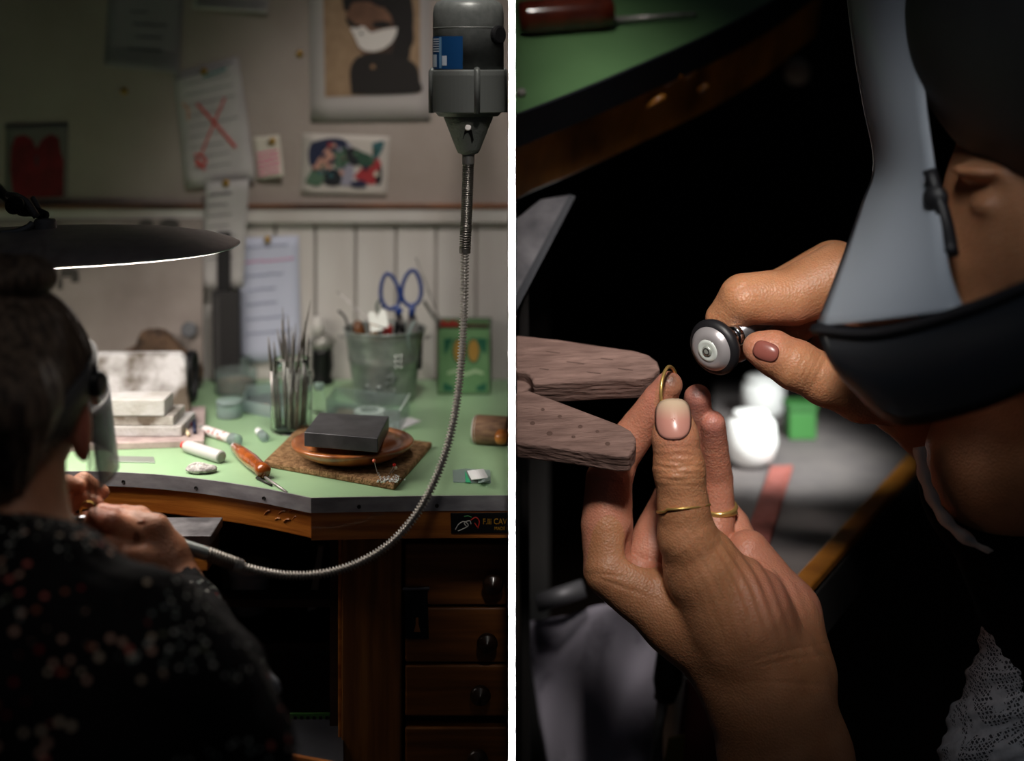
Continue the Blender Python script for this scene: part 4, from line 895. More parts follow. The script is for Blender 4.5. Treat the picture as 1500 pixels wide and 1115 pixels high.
lp = resample([e1, e2], .0006); ob('hand_sleeve', tube(lp, [(9.0+.5*math.sin(i*1.6))*u_ for i in range(len(lp))], 14), mat('sleeve_steel', '#9aa09e', .35, .85), shaft, smooth=True)

# =================================================================== LEFT: BENCH LAMP
lc = at(40, 372, 1.56)
lamp = thing('bench_lamp', 'wide flat grey lamp shade on a jointed arm over the bench', 'lamp', Vector((at(-30, 0, 1.56).x-.45, 1.9, ZT)))
M_shade = mat('shade_grey', '#ab9f9c', .35, .0, col2='#9c918e', scale=60)
RX, RY = .228, .13
TX = .008   # rise of the right end
def srim(t, s=1.0, z=0.0):
    c, q = math.cos(t), math.sin(t); e = .82
    x = RX*s*math.copysign(abs(c)**e, c); y = RY*s*math.copysign(abs(q)**e, q)
    return lc+Vector((x, y, z+TX*(x/RX)))
n = 72; V = []; Fc = []
rows = [(1.0, 0), (1.003, .002), (.97, .006), (.88, .0125), (.7, .0195), (.45, .0245), (.2, .027), (.001, .0275)]
for s_, z_ in rows:
    for i in range(n): V.append(srim(2*math.pi*i/n, s_, z_))
for k_ in range(len(rows)-1):
    for i in range(n): j = (i+1) % n; Fc.append((k_*n+i, k_*n+j, (k_+1)*n+j, (k_+1)*n+i))
Fc.append(tuple(range(n-1, -1, -1)))
ob('shade', (V, Fc), M_shade, lamp, smooth=True)
ob('rim', tube([srim(2*math.pi*i/n, 1.0, .001) for i in range(n+1)], .0009, 6, False), mat('rim_clear', '#cfe4e0', .1, .4), lamp, smooth=True)
ob('diffuser', prism([srim(2*math.pi*i/n, .985, -.0002) for i in range(n)], (0, 0, -.0005)), mat('lamp_diffuser', '#fff4ea', .5, emit=11), lamp, label='glowing underside diffuser')
jb_ = at(66, 333, 1.56)
ob('socket', lathe(jb_+Vector((0, 0, -.008)), ax, [(.019, -.006), (.0145, 0), (.0125, .004), (.0125, .013), (.0105, .017), (.002, .018)], 28), mat('socket_grey', '#98908d', .45, .4), lamp, smooth=True)
arm = ob('arm', tube(catmull([jb_+Vector((0, 0, .012)), at(50, 310, 1.57), at(30, 308, 1.58), at(10, 290, 1.62), at(-60, 250, 1.75), at(-250, 300, 1.88)], 6), .006, 10), M_black, lamp, smooth=True)
ob('yoke', join(tube(catmull([at(54, 318, 1.555), at(40, 298, 1.555), at(24, 288, 1.56), at(12, 286, 1.57)], 5), .0042, 8), tube(catmull([at(64, 322, 1.57), at(54, 300, 1.57), at(48, 290, 1.575)], 5), .003, 8)), mat('yoke_grey', '#7a7370', .4, .5), arm, smooth=True)
ob('knob', lathe(at(24, 300, 1.55), (0, -1, 0), [(.010, 0), (.010, .008), (.007, .010)], 18), M_black, arm, smooth=True)
ob('lever', tube(catmull([at(0, 342, 1.54), at(20, 341, 1.54), at(40, 334, 1.545), at(47, 328, 1.55)], 5), .004, 8), mat('lever_grey', '#8e8c8c', .35, .7), arm, smooth=True)
pole = at(-250, 300, 1.88)
ob('pole', tube([pole, Vector((pole.x, pole.y, ZT))], .009, 14), M_black, lamp); ob('base', lathe(Vector((pole.x, pole.y, ZT)), ax, [(.06, 0), (.06, .012), (.03, .018), (.012, .02)], 32), M_black, lamp, smooth=True)

# =================================================================== LEFT: THE JEWELLER SEEN FROM BEHIND
M_skin = None
def skin_mat(name, base_c, dark_c, red_c):
    m = bpy.data.materials.new(name); m.use_nodes = True; nt = m.node_tree; N = nt.nodes; L = nt.links; b = N['Principled BSDF']
    tc = N.new('ShaderNodeTexCoord'); t = N.new('ShaderNodeTexNoise'); t.inputs['Scale'].default_value = 28; t.inputs['Detail'].default_value = 6; L.new(tc.outputs['Object'], t.inputs['Vector'])
    r = N.new('ShaderNodeValToRGB'); r.color_ramp.elements[0].position = .35; r.color_ramp.elements[1].position = .7; r.color_ramp.elements[0].color = lin(base_c); r.color_ramp.elements[1].color = lin(dark_c); L.new(t.outputs['Fac'], r.inputs[0])
    a = N.new('ShaderNodeAttribute'); a.attribute_name = 'red'; mx = N.new('ShaderNodeMix'); mx.data_type = 'RGBA'
    L.new(a.outputs['Fac'], mx.inputs[0]); L.new(r.outputs[0], mx.inputs[6]); mx.inputs[7].default_value = lin(red_c)
    a2 = N.new('ShaderNodeAttribute'); a2.attribute_name = 'smudge'; mx2 = N.new('ShaderNodeMix'); mx2.data_type = 'RGBA'
    L.new(a2.outputs['Fac'], mx2.inputs[0]); L.new(mx.outputs[2], mx2.inputs[6]); mx2.inputs[7].default_value = lin('#3a3032'); L.new(mx2.outputs[2], b.inputs['Base Color'])
    b.inputs['Roughness'].default_value = .48; b.inputs['Subsurface Weight'].default_value = .25; b.inputs['Subsurface Radius'].default_value = (1, .35, .2); b.inputs['Subsurface Scale'].default_value = .006
    v = N.new('ShaderNodeTexVoronoi'); v.inputs['Scale'].default_value = 380; L.new(tc.outputs['Object'], v.inputs['Vector'])
    t3 = N.new('ShaderNodeTexNoise'); t3.inputs['Scale'].default_value = 90; t3.inputs['Detail'].default_value = 8; L.new(tc.outputs['Object'], t3.inputs['Vector'])
    ad = N.new('ShaderNodeMath'); ad.operation = 'ADD'; L.new(v.outputs['Distance'], ad.inputs[0]); L.new(t3.outputs['Fac'], ad.inputs[1])
    bp = N.new('ShaderNodeBump'); bp.inputs['Strength'].default_value = .35; bp.inputs['Distance'].default_value = .0015; L.new(ad.outputs[0], bp.inputs['Height']); L.new(bp.outputs[0], b.inputs['Normal'])
    return m
M_skinL = skin_mat('skin_warm', '#b07a5c', '#a06a4c', '#b86a58')
def A(px, py, d, r): return (at(px, py, d), r*d/F)
fld = Field((-.62, .88, .60), (-.20, 1.56, 1.24), .0024)
hx, hy, hd_ = 5, 560, 1.25
hp_ = at(hx, hy, hd_); s_ = hd_/F
fld.ell(hp_, (116*s_, .098, 140*s_), .006)                                             # skull
fld.cone(*[x for x in (at(15, 640, 1.31), at(25, 712, 1.35))], 98*s_, 55*s_, .02)      # cheeks and jaw
fld.ell(at(40, 640, 1.36), (52*s_, .035, 90*s_), .02)                                  # face
fld.ell(at(48, 655, 1.405), (12*s_, .016, 24*s_), .008)                                # nose
fld.ell(at(48, 598, 1.385), (50*s_, .012, 14*s_), .01)                                 # brow
fld.ell(at(46, 690, 1.39), (24*s_, .010, 8*s_), .006)                                  # lips
fld.cone(at(8, 680, 1.235), at(0, 850, 1.20), 84*s_, 96*s_, .012)                      # neck
fld.cone(at(0, 860, 1.19), at(150, 930, 1.16), 90*s_, 66*s_, .02); fld.cone(at(0, 860, 1.19), at(0, 1080, 1.12), 110*s_, 150*s_, .03)
fld.ell(at(124, 632, 1.262), (10*s_, .010, 46*s_), .004)                               # ear
fld.ell(at(117, 630, 1.262), (10*s_, .014, 40*s_), .006)
fld.chain([A(160, 930, 1.155, 62), A(352, 1082, 1.12, 44), A(326, 985, 1.25, 36), A(281, 882, 1.345, 27), A(270, 860, 1.37, 27)], .012)       # arm
# right hand holding the handpiece
kh = .003
fld.chain([A(272, 862, 1.37, 29), A(246, 826, 1.385, 34), A(205, 795, 1.39, 38)], .008)
fld.chain([A(246, 812, 1.385, 32), A(228, 775, 1.385, 20), A(196, 768, 1.388, 22)], .006)
fld.chain([A(190, 785, 1.375, 26), A(162, 765, 1.36, 16), A(140, 757, 1.37, 13.5), A(128, 776, 1.375, 11.5)], kh)   # index
fld.chain([A(195, 770, 1.39, 20), A(172, 755, 1.395, 14), A(150, 750, 1.40, 12), A(138, 764, 1.40, 10.5)], kh)      # middle
fld.chain([A(216, 770, 1.395, 19), A(205, 756, 1.405, 14), A(180, 752, 1.41, 12), A(165, 766, 1.41, 10)], kh)
fld.chain([A(236, 784, 1.39, 17), A(224, 772, 1.40, 12.5), A(205, 772, 1.41, 10)], kh)
fld.chain([A(215, 820, 1.37, 26), A(182, 815, 1.355, 17), A(158, 800, 1.355, 14), A(140, 790, 1.365, 11)], .004)      # thumb
fld.chain([A(182, 800, 1.372, 18), A(172, 838, 1.37, 13)], .006)
# left hand at the bench pin, mostly hidden by the head
fld.chain([A(-40, 800, 1.40, 38), A(40, 770, 1.42, 36), A(88, 735, 1.43, 26)], .008)
fld.chain([A(88, 730, 1.43, 18), A(122, 705, 1.435, 13), A(148, 719, 1.44, 9.5), A(152, 722, 1.44, 9)], kh)
fld.chain([A(88, 745, 1.43, 17), A(120, 728, 1.43, 12.5), A(143, 738, 1.43, 9.5)], kh)
fld.chain([A(80, 760, 1.42, 17), A(105, 768, 1.42, 12), A(125, 758, 1.42, 10)], kh)
fld.chain([A(70, 770, 1.415, 15), A(92, 785, 1.415, 11), A(110, 782, 1.41, 9)], kh)
fld.chain([A(75, 735, 1.425, 17), A(98, 708, 1.42, 12), A(118, 712, 1.42, 9)], kh)
fld.chain([A(-40, 800, 1.40, 36), A(-90, 950, 1.28, 44), A(-60, 1000, 1.15, 60)], .01)
fld.ell(at(207, 764, 1.352), (8*s_, .006, 6*s_), .004)
P, Q = fld.mesh()
pxs, pys = topx(P); red = np.exp(-((pxs-124)**2/160+(pys-632)**2/2500))*(P[:, 1] < 1.3)
red = np.maximum(red, .5*np.exp(-((pxs-150)**2/700+(pys-755)**2/900))*(P[:, 1] > 1.33))
person = arrmesh('person', P, Q, M_skinL, attrs={'red': np.clip(red, 0, 1), 'smudge': np.zeros(len(P))})
tag(person, 'person in a black flowered blouse and headband visor, seen from behind at the bench', 'person')
# hair
M_hair = mat('hair_brown', '#6b5a4c', .42, col2='#2c221c', scale=55, detail=6, stretch=(3, 3, .25), lo=.35, hi=.62, bump=.9, bscale=90, bstretch=(4, 4, .2))
fh = Field((-.60, 1.10, 1.0), (-.33, 1.37, 1.23), .0022)
fh.ell(hp_+Vector((0, -.004, .002)), (121*s_, .102, 143*s_), .004)
fh.cone(at(5, 600, 1.17), at(5, 690, 1.18), 75*s_, 40*s_, .02)
fh.ell(at(18, 408, 1.24), (62*s_, .036, 34*s_), .006); fh.ell(at(40, 400, 1.235), (30*s_, .022, 26*s_), .004); fh.ell(at(-5, 398, 1.24), (34*s_, .025, 26*s_), .004)
fh.ell(at(60, 660, 1.40), (105*s_, .11, 85*s_), .01, cut=True)
P, Q = fh.mesh(); ang = np.arctan2(P[:, 0]-hp_.x, P[:, 1]-hp_.y)
P += vnormals(P, Q)*(np.sin(ang*46+vnoise(P, 60, 2)*5)*.0008+vnoise(P, 110, 9)*.0014)[:, None]
arrmesh('hair', P, Q, M_hair, person)
st = []
for i in range(60):
    a = random.uniform(-2.6, .6); c = at(18+random.uniform(-40, 45), 405+random.uniform(-14, 14), 1.235); e = c+Vector((random.uniform(-.02, .045), random.uniform(-.03, .01), random.uniform(-.012, .034)))
    st.append(tube(catmull([c, (c+e)/2+Vector((random.uniform(-.006, .006), 0, random.uniform(-.004, .01))), e], 4), .0003, 4))
for i in range(46):
    t0_ = random.uniform(-1.5, .25); P_ = []
    for k_ in range(6):
        q_ = k_/5; el = math.radians(72-q_*82); rr = 1.015+.01*random.random()
        P_.append(hp_+Vector((121*s_*rr*math.cos(el)*math.cos(t0_+q_*.25), .103*rr*math.cos(el)*math.sin(t0_+q_*.25), 143*s_*rr*math.sin(el))))
    st.append(tube(catmull(P_, 3), .0004, 4))
for i in range(12):
    x0_ = 128+random.random()*18; st.append(tube(catmull([at(x0_-8, 590, 1.28), at(x0_, 640, 1.29), at(x0_+3*math.sin(i), 700, 1.30), at(x0_+4*math.cos(i), 735+random.random()*30, 1.30)], 5), .00025, 4))
o = ob('loose_strands', join(*st), mat('strand_brown', '#5a4a3e', .4), person, smooth=True); o['kind'] = 'stuff'
# blouse
def blouse_mat():
    m = bpy.data.materials.new('flowered_blouse'); m.use_nodes = True; nt = m.node_tree; N = nt.nodes; L = nt.links; b = N['Principled BSDF']; b.inputs['Roughness'].default_value = .85; b.inputs['Specular IOR Level'].default_value = .15
    tc = N.new('ShaderNodeTexCoord')
    prev = None; basec = lin('#0b0a0c')
    for sc_v, th, off, colr, big, bth in ((95, .26, 0, ('#c09a88', '#c06a60', '#c0ae98'), 14, .55), (125, .24, 7, ('#8d918c', '#77807c', '#b0b0aa'), 11, .55), (70, .16, 3, ('#8a2528', '#9a5a42', '#6a705c'), 16, .58)):
        mp = N.new('ShaderNodeMapping'); mp.inputs['Location'].default_value = (off, off*.3, off*.7); L.new(tc.outputs['Object'], mp.inputs[0])
        v = N.new('ShaderNodeTexVoronoi'); v.inputs['Scale'].default_value = sc_v; L.new(mp.outputs[0], v.inputs['Vector'])
        n_ = N.new('ShaderNodeTexNoise'); n_.inputs['Scale'].default_value = big; n_.inputs['Detail'].default_value = 1; L.new(mp.outputs[0], n_.inputs['Vector'])
        c1 = N.new('ShaderNodeMath'); c1.operation = 'LESS_THAN'; c1.inputs[1].default_value = th; L.new(v.outputs['Distance'], c1.inputs[0])
        c2 = N.new('ShaderNodeMath'); c2.operation = 'GREATER_THAN'; c2.inputs[1].default_value = bth; L.new(n_.outputs['Fac'], c2.inputs[0])
        mu = N.new('ShaderNodeMath'); mu.operation = 'MULTIPLY'; L.new(c1.outputs[0], mu.inputs[0]); L.new(c2.outputs[0], mu.inputs[1])
        rmp = N.new('ShaderNodeValToRGB'); rmp.color_ramp.interpolation = 'CONSTANT'; rmp.color_ramp.elements[0].color = lin(colr[0]); rmp.color_ramp.elements[1].color = lin(colr[1]); rmp.color_ramp.elements[1].position = .45; e = rmp.color_ramp.elements.new(.7); e.color = lin(colr[2])
        sx = N.new('ShaderNodeSeparateColor'); L.new(v.outputs['Color'], sx.inputs[0]); L.new(sx.outputs[0], rmp.inputs[0])
        mx = N.new('ShaderNodeMix'); mx.data_type = 'RGBA'; L.new(mu.outputs[0], mx.inputs[0]); mx.inputs[6].default_value = basec
        if prev: L.new(prev, mx.inputs[6])
        L.new(rmp.outputs[0], mx.inputs[7]); prev = mx.outputs[2]
    L.new(prev, b.inputs['Base Color'])
    return m
fb_ = Field((-.78, .72, .52), (-.13, 1.42, 1.04), .0036)
fb_.chain([A(-40, 850, 1.17, 105), A(70, 868, 1.15, 92), A(200, 925, 1.14, 82), A(300, 1010, 1.12, 72), A(365, 1092, 1.11, 66)], .02)
fb_.chain([A(366, 1090, 1.12, 66), A(330, 985, 1.25, 54), A(283, 882, 1.345, 38), A(274, 866, 1.36, 35)], .008)
fb_.chain([A(0, 880, 1.17, 110), A(40, 1000, 1.12, 170), A(70, 1200, 1.08, 200)], .03); fb_.chain([A(-60, 870, 1.17, 100), A(-150, 1000, 1.12, 150)], .03)
fb_.cone(at(-100, 950, 1.16), at(-120, 1010, 1.24), 70*s_, 50*s_, .01)
fb_.cone(at(200, 1000, 1.13), at(120, 1180, 1.1), 120*s_, 160*s_, .03)
fb_.cone(at(8, 640, 1.235), at(4, 818, 1.215), 92*s_, 100*s_, .006, cut=True)
fb_.cone(at(250, 838, 1.385), at(276, 868, 1.356), 28*s_, 29*s_, .003, cut=True)
P, Q = fb_.mesh(); P += vnormals(P, Q)*(vnoise(P, 55, 12)*.005+vnoise(P, 150, 13)*.0022+vnoise(P, 300, 14)*.001)[:, None]
arrmesh('blouse', P, Q, blouse_mat(), person)
# rings on the right hand
def ringtorus(c, axis, R, r, n=32, sx=1.0):
    a, u, v = frame(axis); return closed_tube([Vector(c)+u*(R*sx*math.cos(2*math.pi*i/n))+v*(R*math.sin(2*math.pi*i/n)) for i in range(n)], r, 8)
M_goldr = mat('ring_gold', '#caa35a', .22, 1.0)
tag(ob('finger_ring', ringtorus(at(203, 759, 1.405), Vector((.9, .3, .25)), .0098, .0009), M_goldr, smooth=True), 'thin gold ring on the finger nearest the bench plate', 'ring')
tag(ob('finger_ring', ringtorus(at(130, 750, 1.385), Vector((.35, .9, 0)), .0098, .0009), M_goldr, smooth=True), 'gold ring being worked at the tip of the handpiece', 'ring')
hpc = thing('handpiece', 'slim chrome handpiece gripped in the right hand', 'handpiece', at(190, 790, 1.38))
h0, h1 = at(112, 759, 1.372), at(250, 795, 1.384); dh = (h1-h0).normalized()
M_chrome = mat('chrome', '#c9ccd2', .12, 1.0)
ob('barrel', lathe(h0, h1-h0, [(.0022, 0), (.0042, .006), (.0048, .02), (.0060, .04), (.0062, (h1-h0).length)], 24), M_chrome, hpc, smooth=True)
ob('collet', lathe(h0-dh*.008, h1-h0, [(.0012, 0), (.0014, .008)], 12), M_steel, hpc, smooth=True)
ob('grip_ring', lathe(h0+dh*.022, h1-h0, [(.0051, 0), (.0058, .001), (.0058, .004), (.0051, .005)], 24), M_black, hpc)

# headband visor
vis = thing('headband_visor', 'black headband with a side knob and tinted flip-down visor on the person\'s head', 'visor', hp_)
def bandp(t, k):
    c, q = math.cos(t), math.sin(t); py = 556-66*q if q < 0 else 556-14*q
    py += k; rx = 124; p = at(hx+rx*c, py, hd_); return Vector((hp_.x+rx*s_*c, hp_.y+.106*q, p.z))
nb = 64
V = [bandp(2*math.pi*i/nb, k) for k in (-24, 24) for i in range(nb)]
ob('strap', (V, [(i, (i+1) % nb, nb+(i+1) % nb, nb+i) for i in range(nb)]), mat('strap_black', '#2c2d31', .55), vis, smooth=True, solid=.004)
kn = at(131, 562, 1.262)
ob('knob', lathe(kn, (1, -.35, 0), [(.014, 0), (.0145, .003), (.012, .004), (.012, .010), (.0105, .012), (.003, .0125)], 28), mat('knob_gloss', '#101013', .3), vis, smooth=True)
ob('bracket', join(tube(catmull([at(128, 545, 1.262), at(133, 572, 1.275), at(140, 590, 1.30)], 5), .005, 8, flat=.5), tube([at(140, 545, 1.262), at(128, 520, 1.262)], .003, 8)), mat('knob_gloss', '#101013', .3), vis, smooth=True)
cols_ = [(130, 1.272, 0), (146, 1.30, 0), (157, 1.335, 1), (160, 1.37, 2), (150, 1.41, 3), (110, 1.45, 4), (40, 1.465, 5), (-40, 1.46, 5), (-110, 1.40, 4), (-120, 1.28, 1)]
pc_ = [Vector(((c[0]-750)*c[1]/F, c[1], 0)) for c in cols_]; pcs = catmull(pc_, 5)
def vsh(u, v):
    i = min(int(u*(len(pcs)-1)), len(pcs)-2); t = u*(len(pcs)-1)-i; p = pcs[i]*(1-t)+pcs[i+1]*t
    zt, zb_ = at(0, 582, 1.33).z, at(0, 690, 1.33).z
    z = zt+(zb_-zt)*v; p = Vector((p.x+.010*v*(1 if u < .5 else -1)*min(1, abs(u-.5)*4), p.y, z)); return p
def tinted(name, c, alpha, rough=.2):
    m = bpy.data.materials.new(name); m.use_nodes = True; N = m.node_tree.nodes; L = m.node_tree.links; b = N['Principled BSDF']; b.inputs['Base Color'].default_value = lin(c); b.inputs['Roughness'].default_value = rough
    tr = N.new('ShaderNodeBsdfTransparent'); tr.inputs[0].default_value = (.8, .82, .85, 1); mx = N.new('ShaderNodeMixShader'); mx.inputs[0].default_value = alpha
    L.new(tr.outputs[0], mx.inputs[1]); L.new(b.outputs[0], mx.inputs[2]); L.new(mx.outputs[0], N['Material Output'].inputs[0]); return m
ob('shield', grid(vsh, 44, 10), tinted('visor_tint', '#55555a', .72, .25), vis, smooth=True, solid=.0018, label='grey tinted plastic shield')
# pale cloth by the elbow
cc = at(388, 985, 1.29); fl = Field(cc-Vector((.05, .04, .05)), cc+Vector((.05, .04, .05)), .0013)
fl.chain([A(345, 938, 1.30, 6), A(362, 955, 1.30, 9), A(378, 982, 1.29, 13), A(398, 1004, 1.285, 10), A(408, 1010, 1.285, 6)], .005); fl.cone(at(372, 968, 1.29), at(382, 1000, 1.29), .008, .006, .004)
P, Q = fl.mesh(); P += vnormals(P, Q)*(vnoise(P, 260, 21)*.0022+vnoise(P, 600, 22)*.0008)[:, None]
tag(arrmesh('crumpled_cloth', P, Q, mat('cloth_grey', '#8d9096', .85, col2='#74777e', scale=80)), 'crumpled pale grey cloth by the flowered sleeve', 'cloth')

# =================================================================== RIGHT: BENCH EDGE AT THE TOP LEFT
NB = Vector((0, -.5, .866))          # the close study stands on a sloping stand: this is its upward direction
PB = at(900, 120, 1.86)
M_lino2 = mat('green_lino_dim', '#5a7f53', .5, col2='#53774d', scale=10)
M_rub = mat('edge_rubber', '#20232a', .5, .3)
M_wood2 = mat('apron_gnarled', '#b5782e', .35, col2='#6e4418', scale=18, stretch=(1, .5, .5), bump=.8, bscale=30, coat=.3)
b2 = thing('sloping_bench', 'green-topped bench corner with a dark edge band in the upper corner behind the pin', 'workbench', PB)
ed = [onp(px, py, PB, NB) for px, py in ((754.6, 168), (850, 131), (960, 84), (1060, 39), (1140, -6), (1215, -60))]
ed = catmull(ed, 4)
tp = ed+[onp(1215, -260, PB, NB), onp(754.6, -260, PB, NB)]
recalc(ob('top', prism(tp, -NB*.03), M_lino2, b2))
def edge_strip(E, off, h0, h1, th):
    V = []; Fc = []; n = len(E)
    for i, p in enumerate(E):
        t = (E[min(i+1, n-1)]-E[max(i-1, 0)]).normalized(); o_ = t.cross(NB).normalized(); o_ = o_ if o_.y < 0 else -o_
        a = p+o_*off; b = p+o_*(off+th); a.x = max(a.x, .0042); b.x = max(b.x, .0042); V += [a-NB*h0, b-NB*h0, b-NB*h1, a-NB*h1]
    for i in range(n-1):
        for k in range(4): Fc.append((i*4+k, (i+1)*4+k, (i+1)*4+(k+1) % 4, i*4+(k+1) % 4))
    Fc += [(0, 1, 2, 3), (n*4-1, n*4-2, n*4-3, n*4-4)]
    return V, Fc
recalc(ob('edge_band', edge_strip(ed, .0, -.002, .047, .005), M_rub, b2, bevel=.001))
recalc(ob('apron', edge_strip(ed, -.05, .048, .135, .045), M_wood2, b2, bevel=.004))
for (px, py, l) in ((930, 128, 24), (985, 118, 30), (1010, 108, 20), (960, 150, 30), (1030, 130, 16)):
    p = onp(px, py, PB-NB*.08+Vector((0, -.004, 0)), Vector((-.35, -.9, -.2)).normalized())
    i = min(range(len(ed)), key=lambda q: abs(ed[q].x*F/ed[q].y+750-px)); c = Vector((p.x, ed[i].y+.02, p.z)); a = at(px-l*.5, py+l*.25, ed[i].y+.034); b = at(px+l*.5, py-l*.35, ed[i].y+.03)
    ob('carved_nick', tube(catmull([a, (a+b)/2+Vector((0, -.004, 0)), b], 4), [.001]+[.005]*7+[.001], 6), M_wood2, b2, smooth=True)
ob('leg', span((.02, 2.3, 0), (.06, 2.34, 1.1)), M_dark, b2)
# chasing tool with brown handle on that bench
ha = onp(757, 48, PB, NB); hb = onp(897, 38, PB, NB); rr = 26*1.9/F
t = thing('file_handle_tool', 'tool with a glossy reddish-brown handle lying on the sloping green bench', 'hand tool', (ha+hb)/2)
a = ha+NB*rr+Vector((rr*.15, 0, 0)); b = hb+NB*rr; L_ = (b-a).length
ob('handle', lathe(a, b-a, [(rr*.9, 0), (rr, .01), (rr, L_*.85), (rr*.93, L_*.97), (rr*.7, L_)], 36), mat('handle_redbrown', '#5a2414', .22, col2='#3f170c', scale=20, coat=.5), t, smooth=True)
dv = (b-a).normalized(); b_ = b-NB*rr*.6
ob('shank', tube([b_, b_+dv*.12], [.0045, .003], 10), M_steel, t, smooth=True)
sp_ = onp(763.5, 140, PB, NB); fl = Field(sp_-Vector((.012, .012, .012)), sp_+Vector((.012, .012, .015)), .0008); fl.ell(sp_+NB*.004, (.0062, .006, .006), .002)
P, Q = fl.mesh(); tag(arrmesh('grey_pebble', P, Q, mat('pebble', '#8d8a86', .8)), 'small grey pebble on the sloping green bench by the white edge', 'pebble')
# grey plate under the bench
gp = thing('grey_plate', 'slanted grey plate with a dark rim at the far left above the wooden pin', 'plate', at(790, 380, 1.75))
def tri(px, py): return at(px, py, 1.72+(450-py)*.0006)
recalc(ob('face', prism([tri(*p) for p in ((756, 322), (792, 293), (836, 286), (756, 432))], (0, .006, 0)), mat('plate_smoke', '#77757a', .6, col2='#45444a', scale=18), gp))
recalc(ob('rim', prism([tri(*p)+Vector((0, -.003, 0)) for p in ((834, 285), (843, 288), (756, 455), (756, 430))], (0, .012, 0)), M_rub, gp))
ob('support', tube([tri(760, 420)+Vector((.006, .01, 0)), Vector((.02, 1.9, 0))], .006, 8), M_dark, gp)

# =================================================================== RIGHT: WOODEN BENCH PIN
M_pin = mat('pin_wood', '#8a7068', .75, col2='#5f4a44', scale=30, stretch=(.7, 3, 3), lo=.3, hi=.75, bump=.9, bscale=45, bstretch=(1, 5, 5), spec=.25)
NP = Vector((-.05, -.50, .86)).normalized(); PP = rp(860, 600, 15)
pin = thing('bench_pin', 'V-notched wooden bench pin with worn rounded jaws', 'bench pin', rp(760, 660, 20))
def jaw(pts, off, th, name='jaw'):
    P0_ = PP+NP*off
    return recalc(ob(name, prism([onp(px, py, P0_, NP) for px, py in pts], -NP*th), M_pin, pin, bevel=.003))
up_ = [(755.4, 490), (820, 497), (880, 506), (930, 513), (950, 519), (963, 529), (967, 541), (958, 549), (940, 555), (880, 557), (820, 561), (781, 562), (778, 552), (768, 545), (755.4, 544)]
lo_ = [(755.4, 576), (762, 573), (774, 571), (820, 588), (870, 607), (910, 622), (924, 630), (932, 641), (930, 655), (922, 668), (905, 668), (850, 660), (800, 653), (755.4, 648)]
j1 = jaw(up_, .004, .030); j2 = jaw(lo_, 0, .024)
for (px, py, l) in ((800, 515, 20), (830, 530, 26), (880, 525, 18), (905, 540, 22), (860, 545, 20), (790, 540, 14)):
    P0_ = PP+NP*.0042; ob('scratch', tube([onp(px, py, P0_, NP), onp(px+l, py+l*.12, P0_, NP)], .0005, 4), mat('pin_scratch', '#4a3832', .9), j1)
for (px, py) in ((795, 600), (820, 610), (850, 625), (875, 632), (840, 640), (805, 635), (890, 650), (780, 620)):
    P0_ = PP+NP*.0003; c = onp(px, py, P0_, NP); ob('pit', lathe(c, NP, [(.0028*random.uniform(.6, 1.3), 0), (.0006, .0006)], 9), mat('pin_pit', '#57423b', .9), j2)
cl = jaw([(755.4, 546), (766, 547), (776, 554), (780, 563), (772, 571), (755.4, 576)], -.010, .012, 'saw_hole_floor')
ob('steel_clip', obox(rp(770, 641, -12), Vector((.013, 0, -.001)), Vector((0, .004, 0)), Vector((0, -.002, .0035))), mat('clip_blue', '#3c4450', .35, .8), pin, bevel=.001)
ob('bracket', span((.0040, 1.60, rp(0, 690, 60).z), (.0056, 1.72, rp(0, 560, 60).z)), M_dark, pin)

# =================================================================== RIGHT: HANDS AND HEAD
M_skinR = skin_mat('skin_hand', '#bb8460', '#a87350', '#c07c6c')
def RA(px, py, wv, r):
    d = D0+wv*MM; return (at(px, py, d), r*d/F)
xs = lambda px: (px-750)*MM
def bounds(p0, p1, w0, w1, h):
    c = [rp(px, py, wv) for px in (p0[0], p1[0]) for py in (p0[1], p1[1]) for wv in (w0, w1)]
    return Field([min(v[i] for v in c) for i in range(3)], [max(v[i] for v in c) for i in range(3)], h)
u1 = MM
fL = bounds((835, 520), (1290, 1290), -170, 230, .0017)
fL.chain([RA(1172, 1290, 5, 100), RA(1152, 1115, 0, 95), RA(1122, 1000, 0, 92)], 20*u1)
fL.chain([RA(1122, 1000, 0, 92), RA(1080, 905, -18, 78), RA(1030, 835, -30, 58)], 20*u1)
fL.chain([RA(1100, 970, 15, 84), RA(1000, 905, 18, 56), RA(893, 836, 25, 39)], 22*u1)
fL.chain([RA(1165, 985, 25, 60), RA(1148, 900, 45, 52), RA(1096, 810, 60, 33)], 16*u1)
fL.chain([RA(985, 860, 75, 48), RA(1080, 860, 70, 58), RA(1110, 930, 40, 70)], 20*u1)
kf = 2.5*u1
fL.chain([RA(893, 836, 28, 38), RA(889, 770, 48, 38), RA(892, 705, 62, 34), RA(905, 668, 66, 31), RA(938, 625, 58, 27), RA(966, 585, 38, 24), RA(980, 564, 24, 20)], kf)
fL.chain([RA(950, 815, 80, 38), RA(985, 735, 112, 30), RA(1004, 690, 112, 27), RA(1016, 640, 92, 24), RA(1021, 600, 66, 22), RA(1022, 583, 55, 20)], kf)
fL.chain([RA(1040, 810, 80, 34), RA(1053, 752, 96, 24), RA(1051, 700, 96, 22.5), RA(1047, 655, 74, 20), RA(1044, 620, 52, 18.5)], kf)
fL.chain([RA(1092, 815, 82, 28), RA(1078, 768, 120, 20), RA(1062, 745, 140, 18), RA(1050, 760, 150, 16)], kf)
fL.chain([RA(1030, 835, -30, 56), RA(1006, 785, -44, 42), RA(1001, 742, -47, 36.5), RA(995, 688, -50, 37), RA(989, 640, -48, 33), RA(987, 613, -44, 27)], 9*u1)
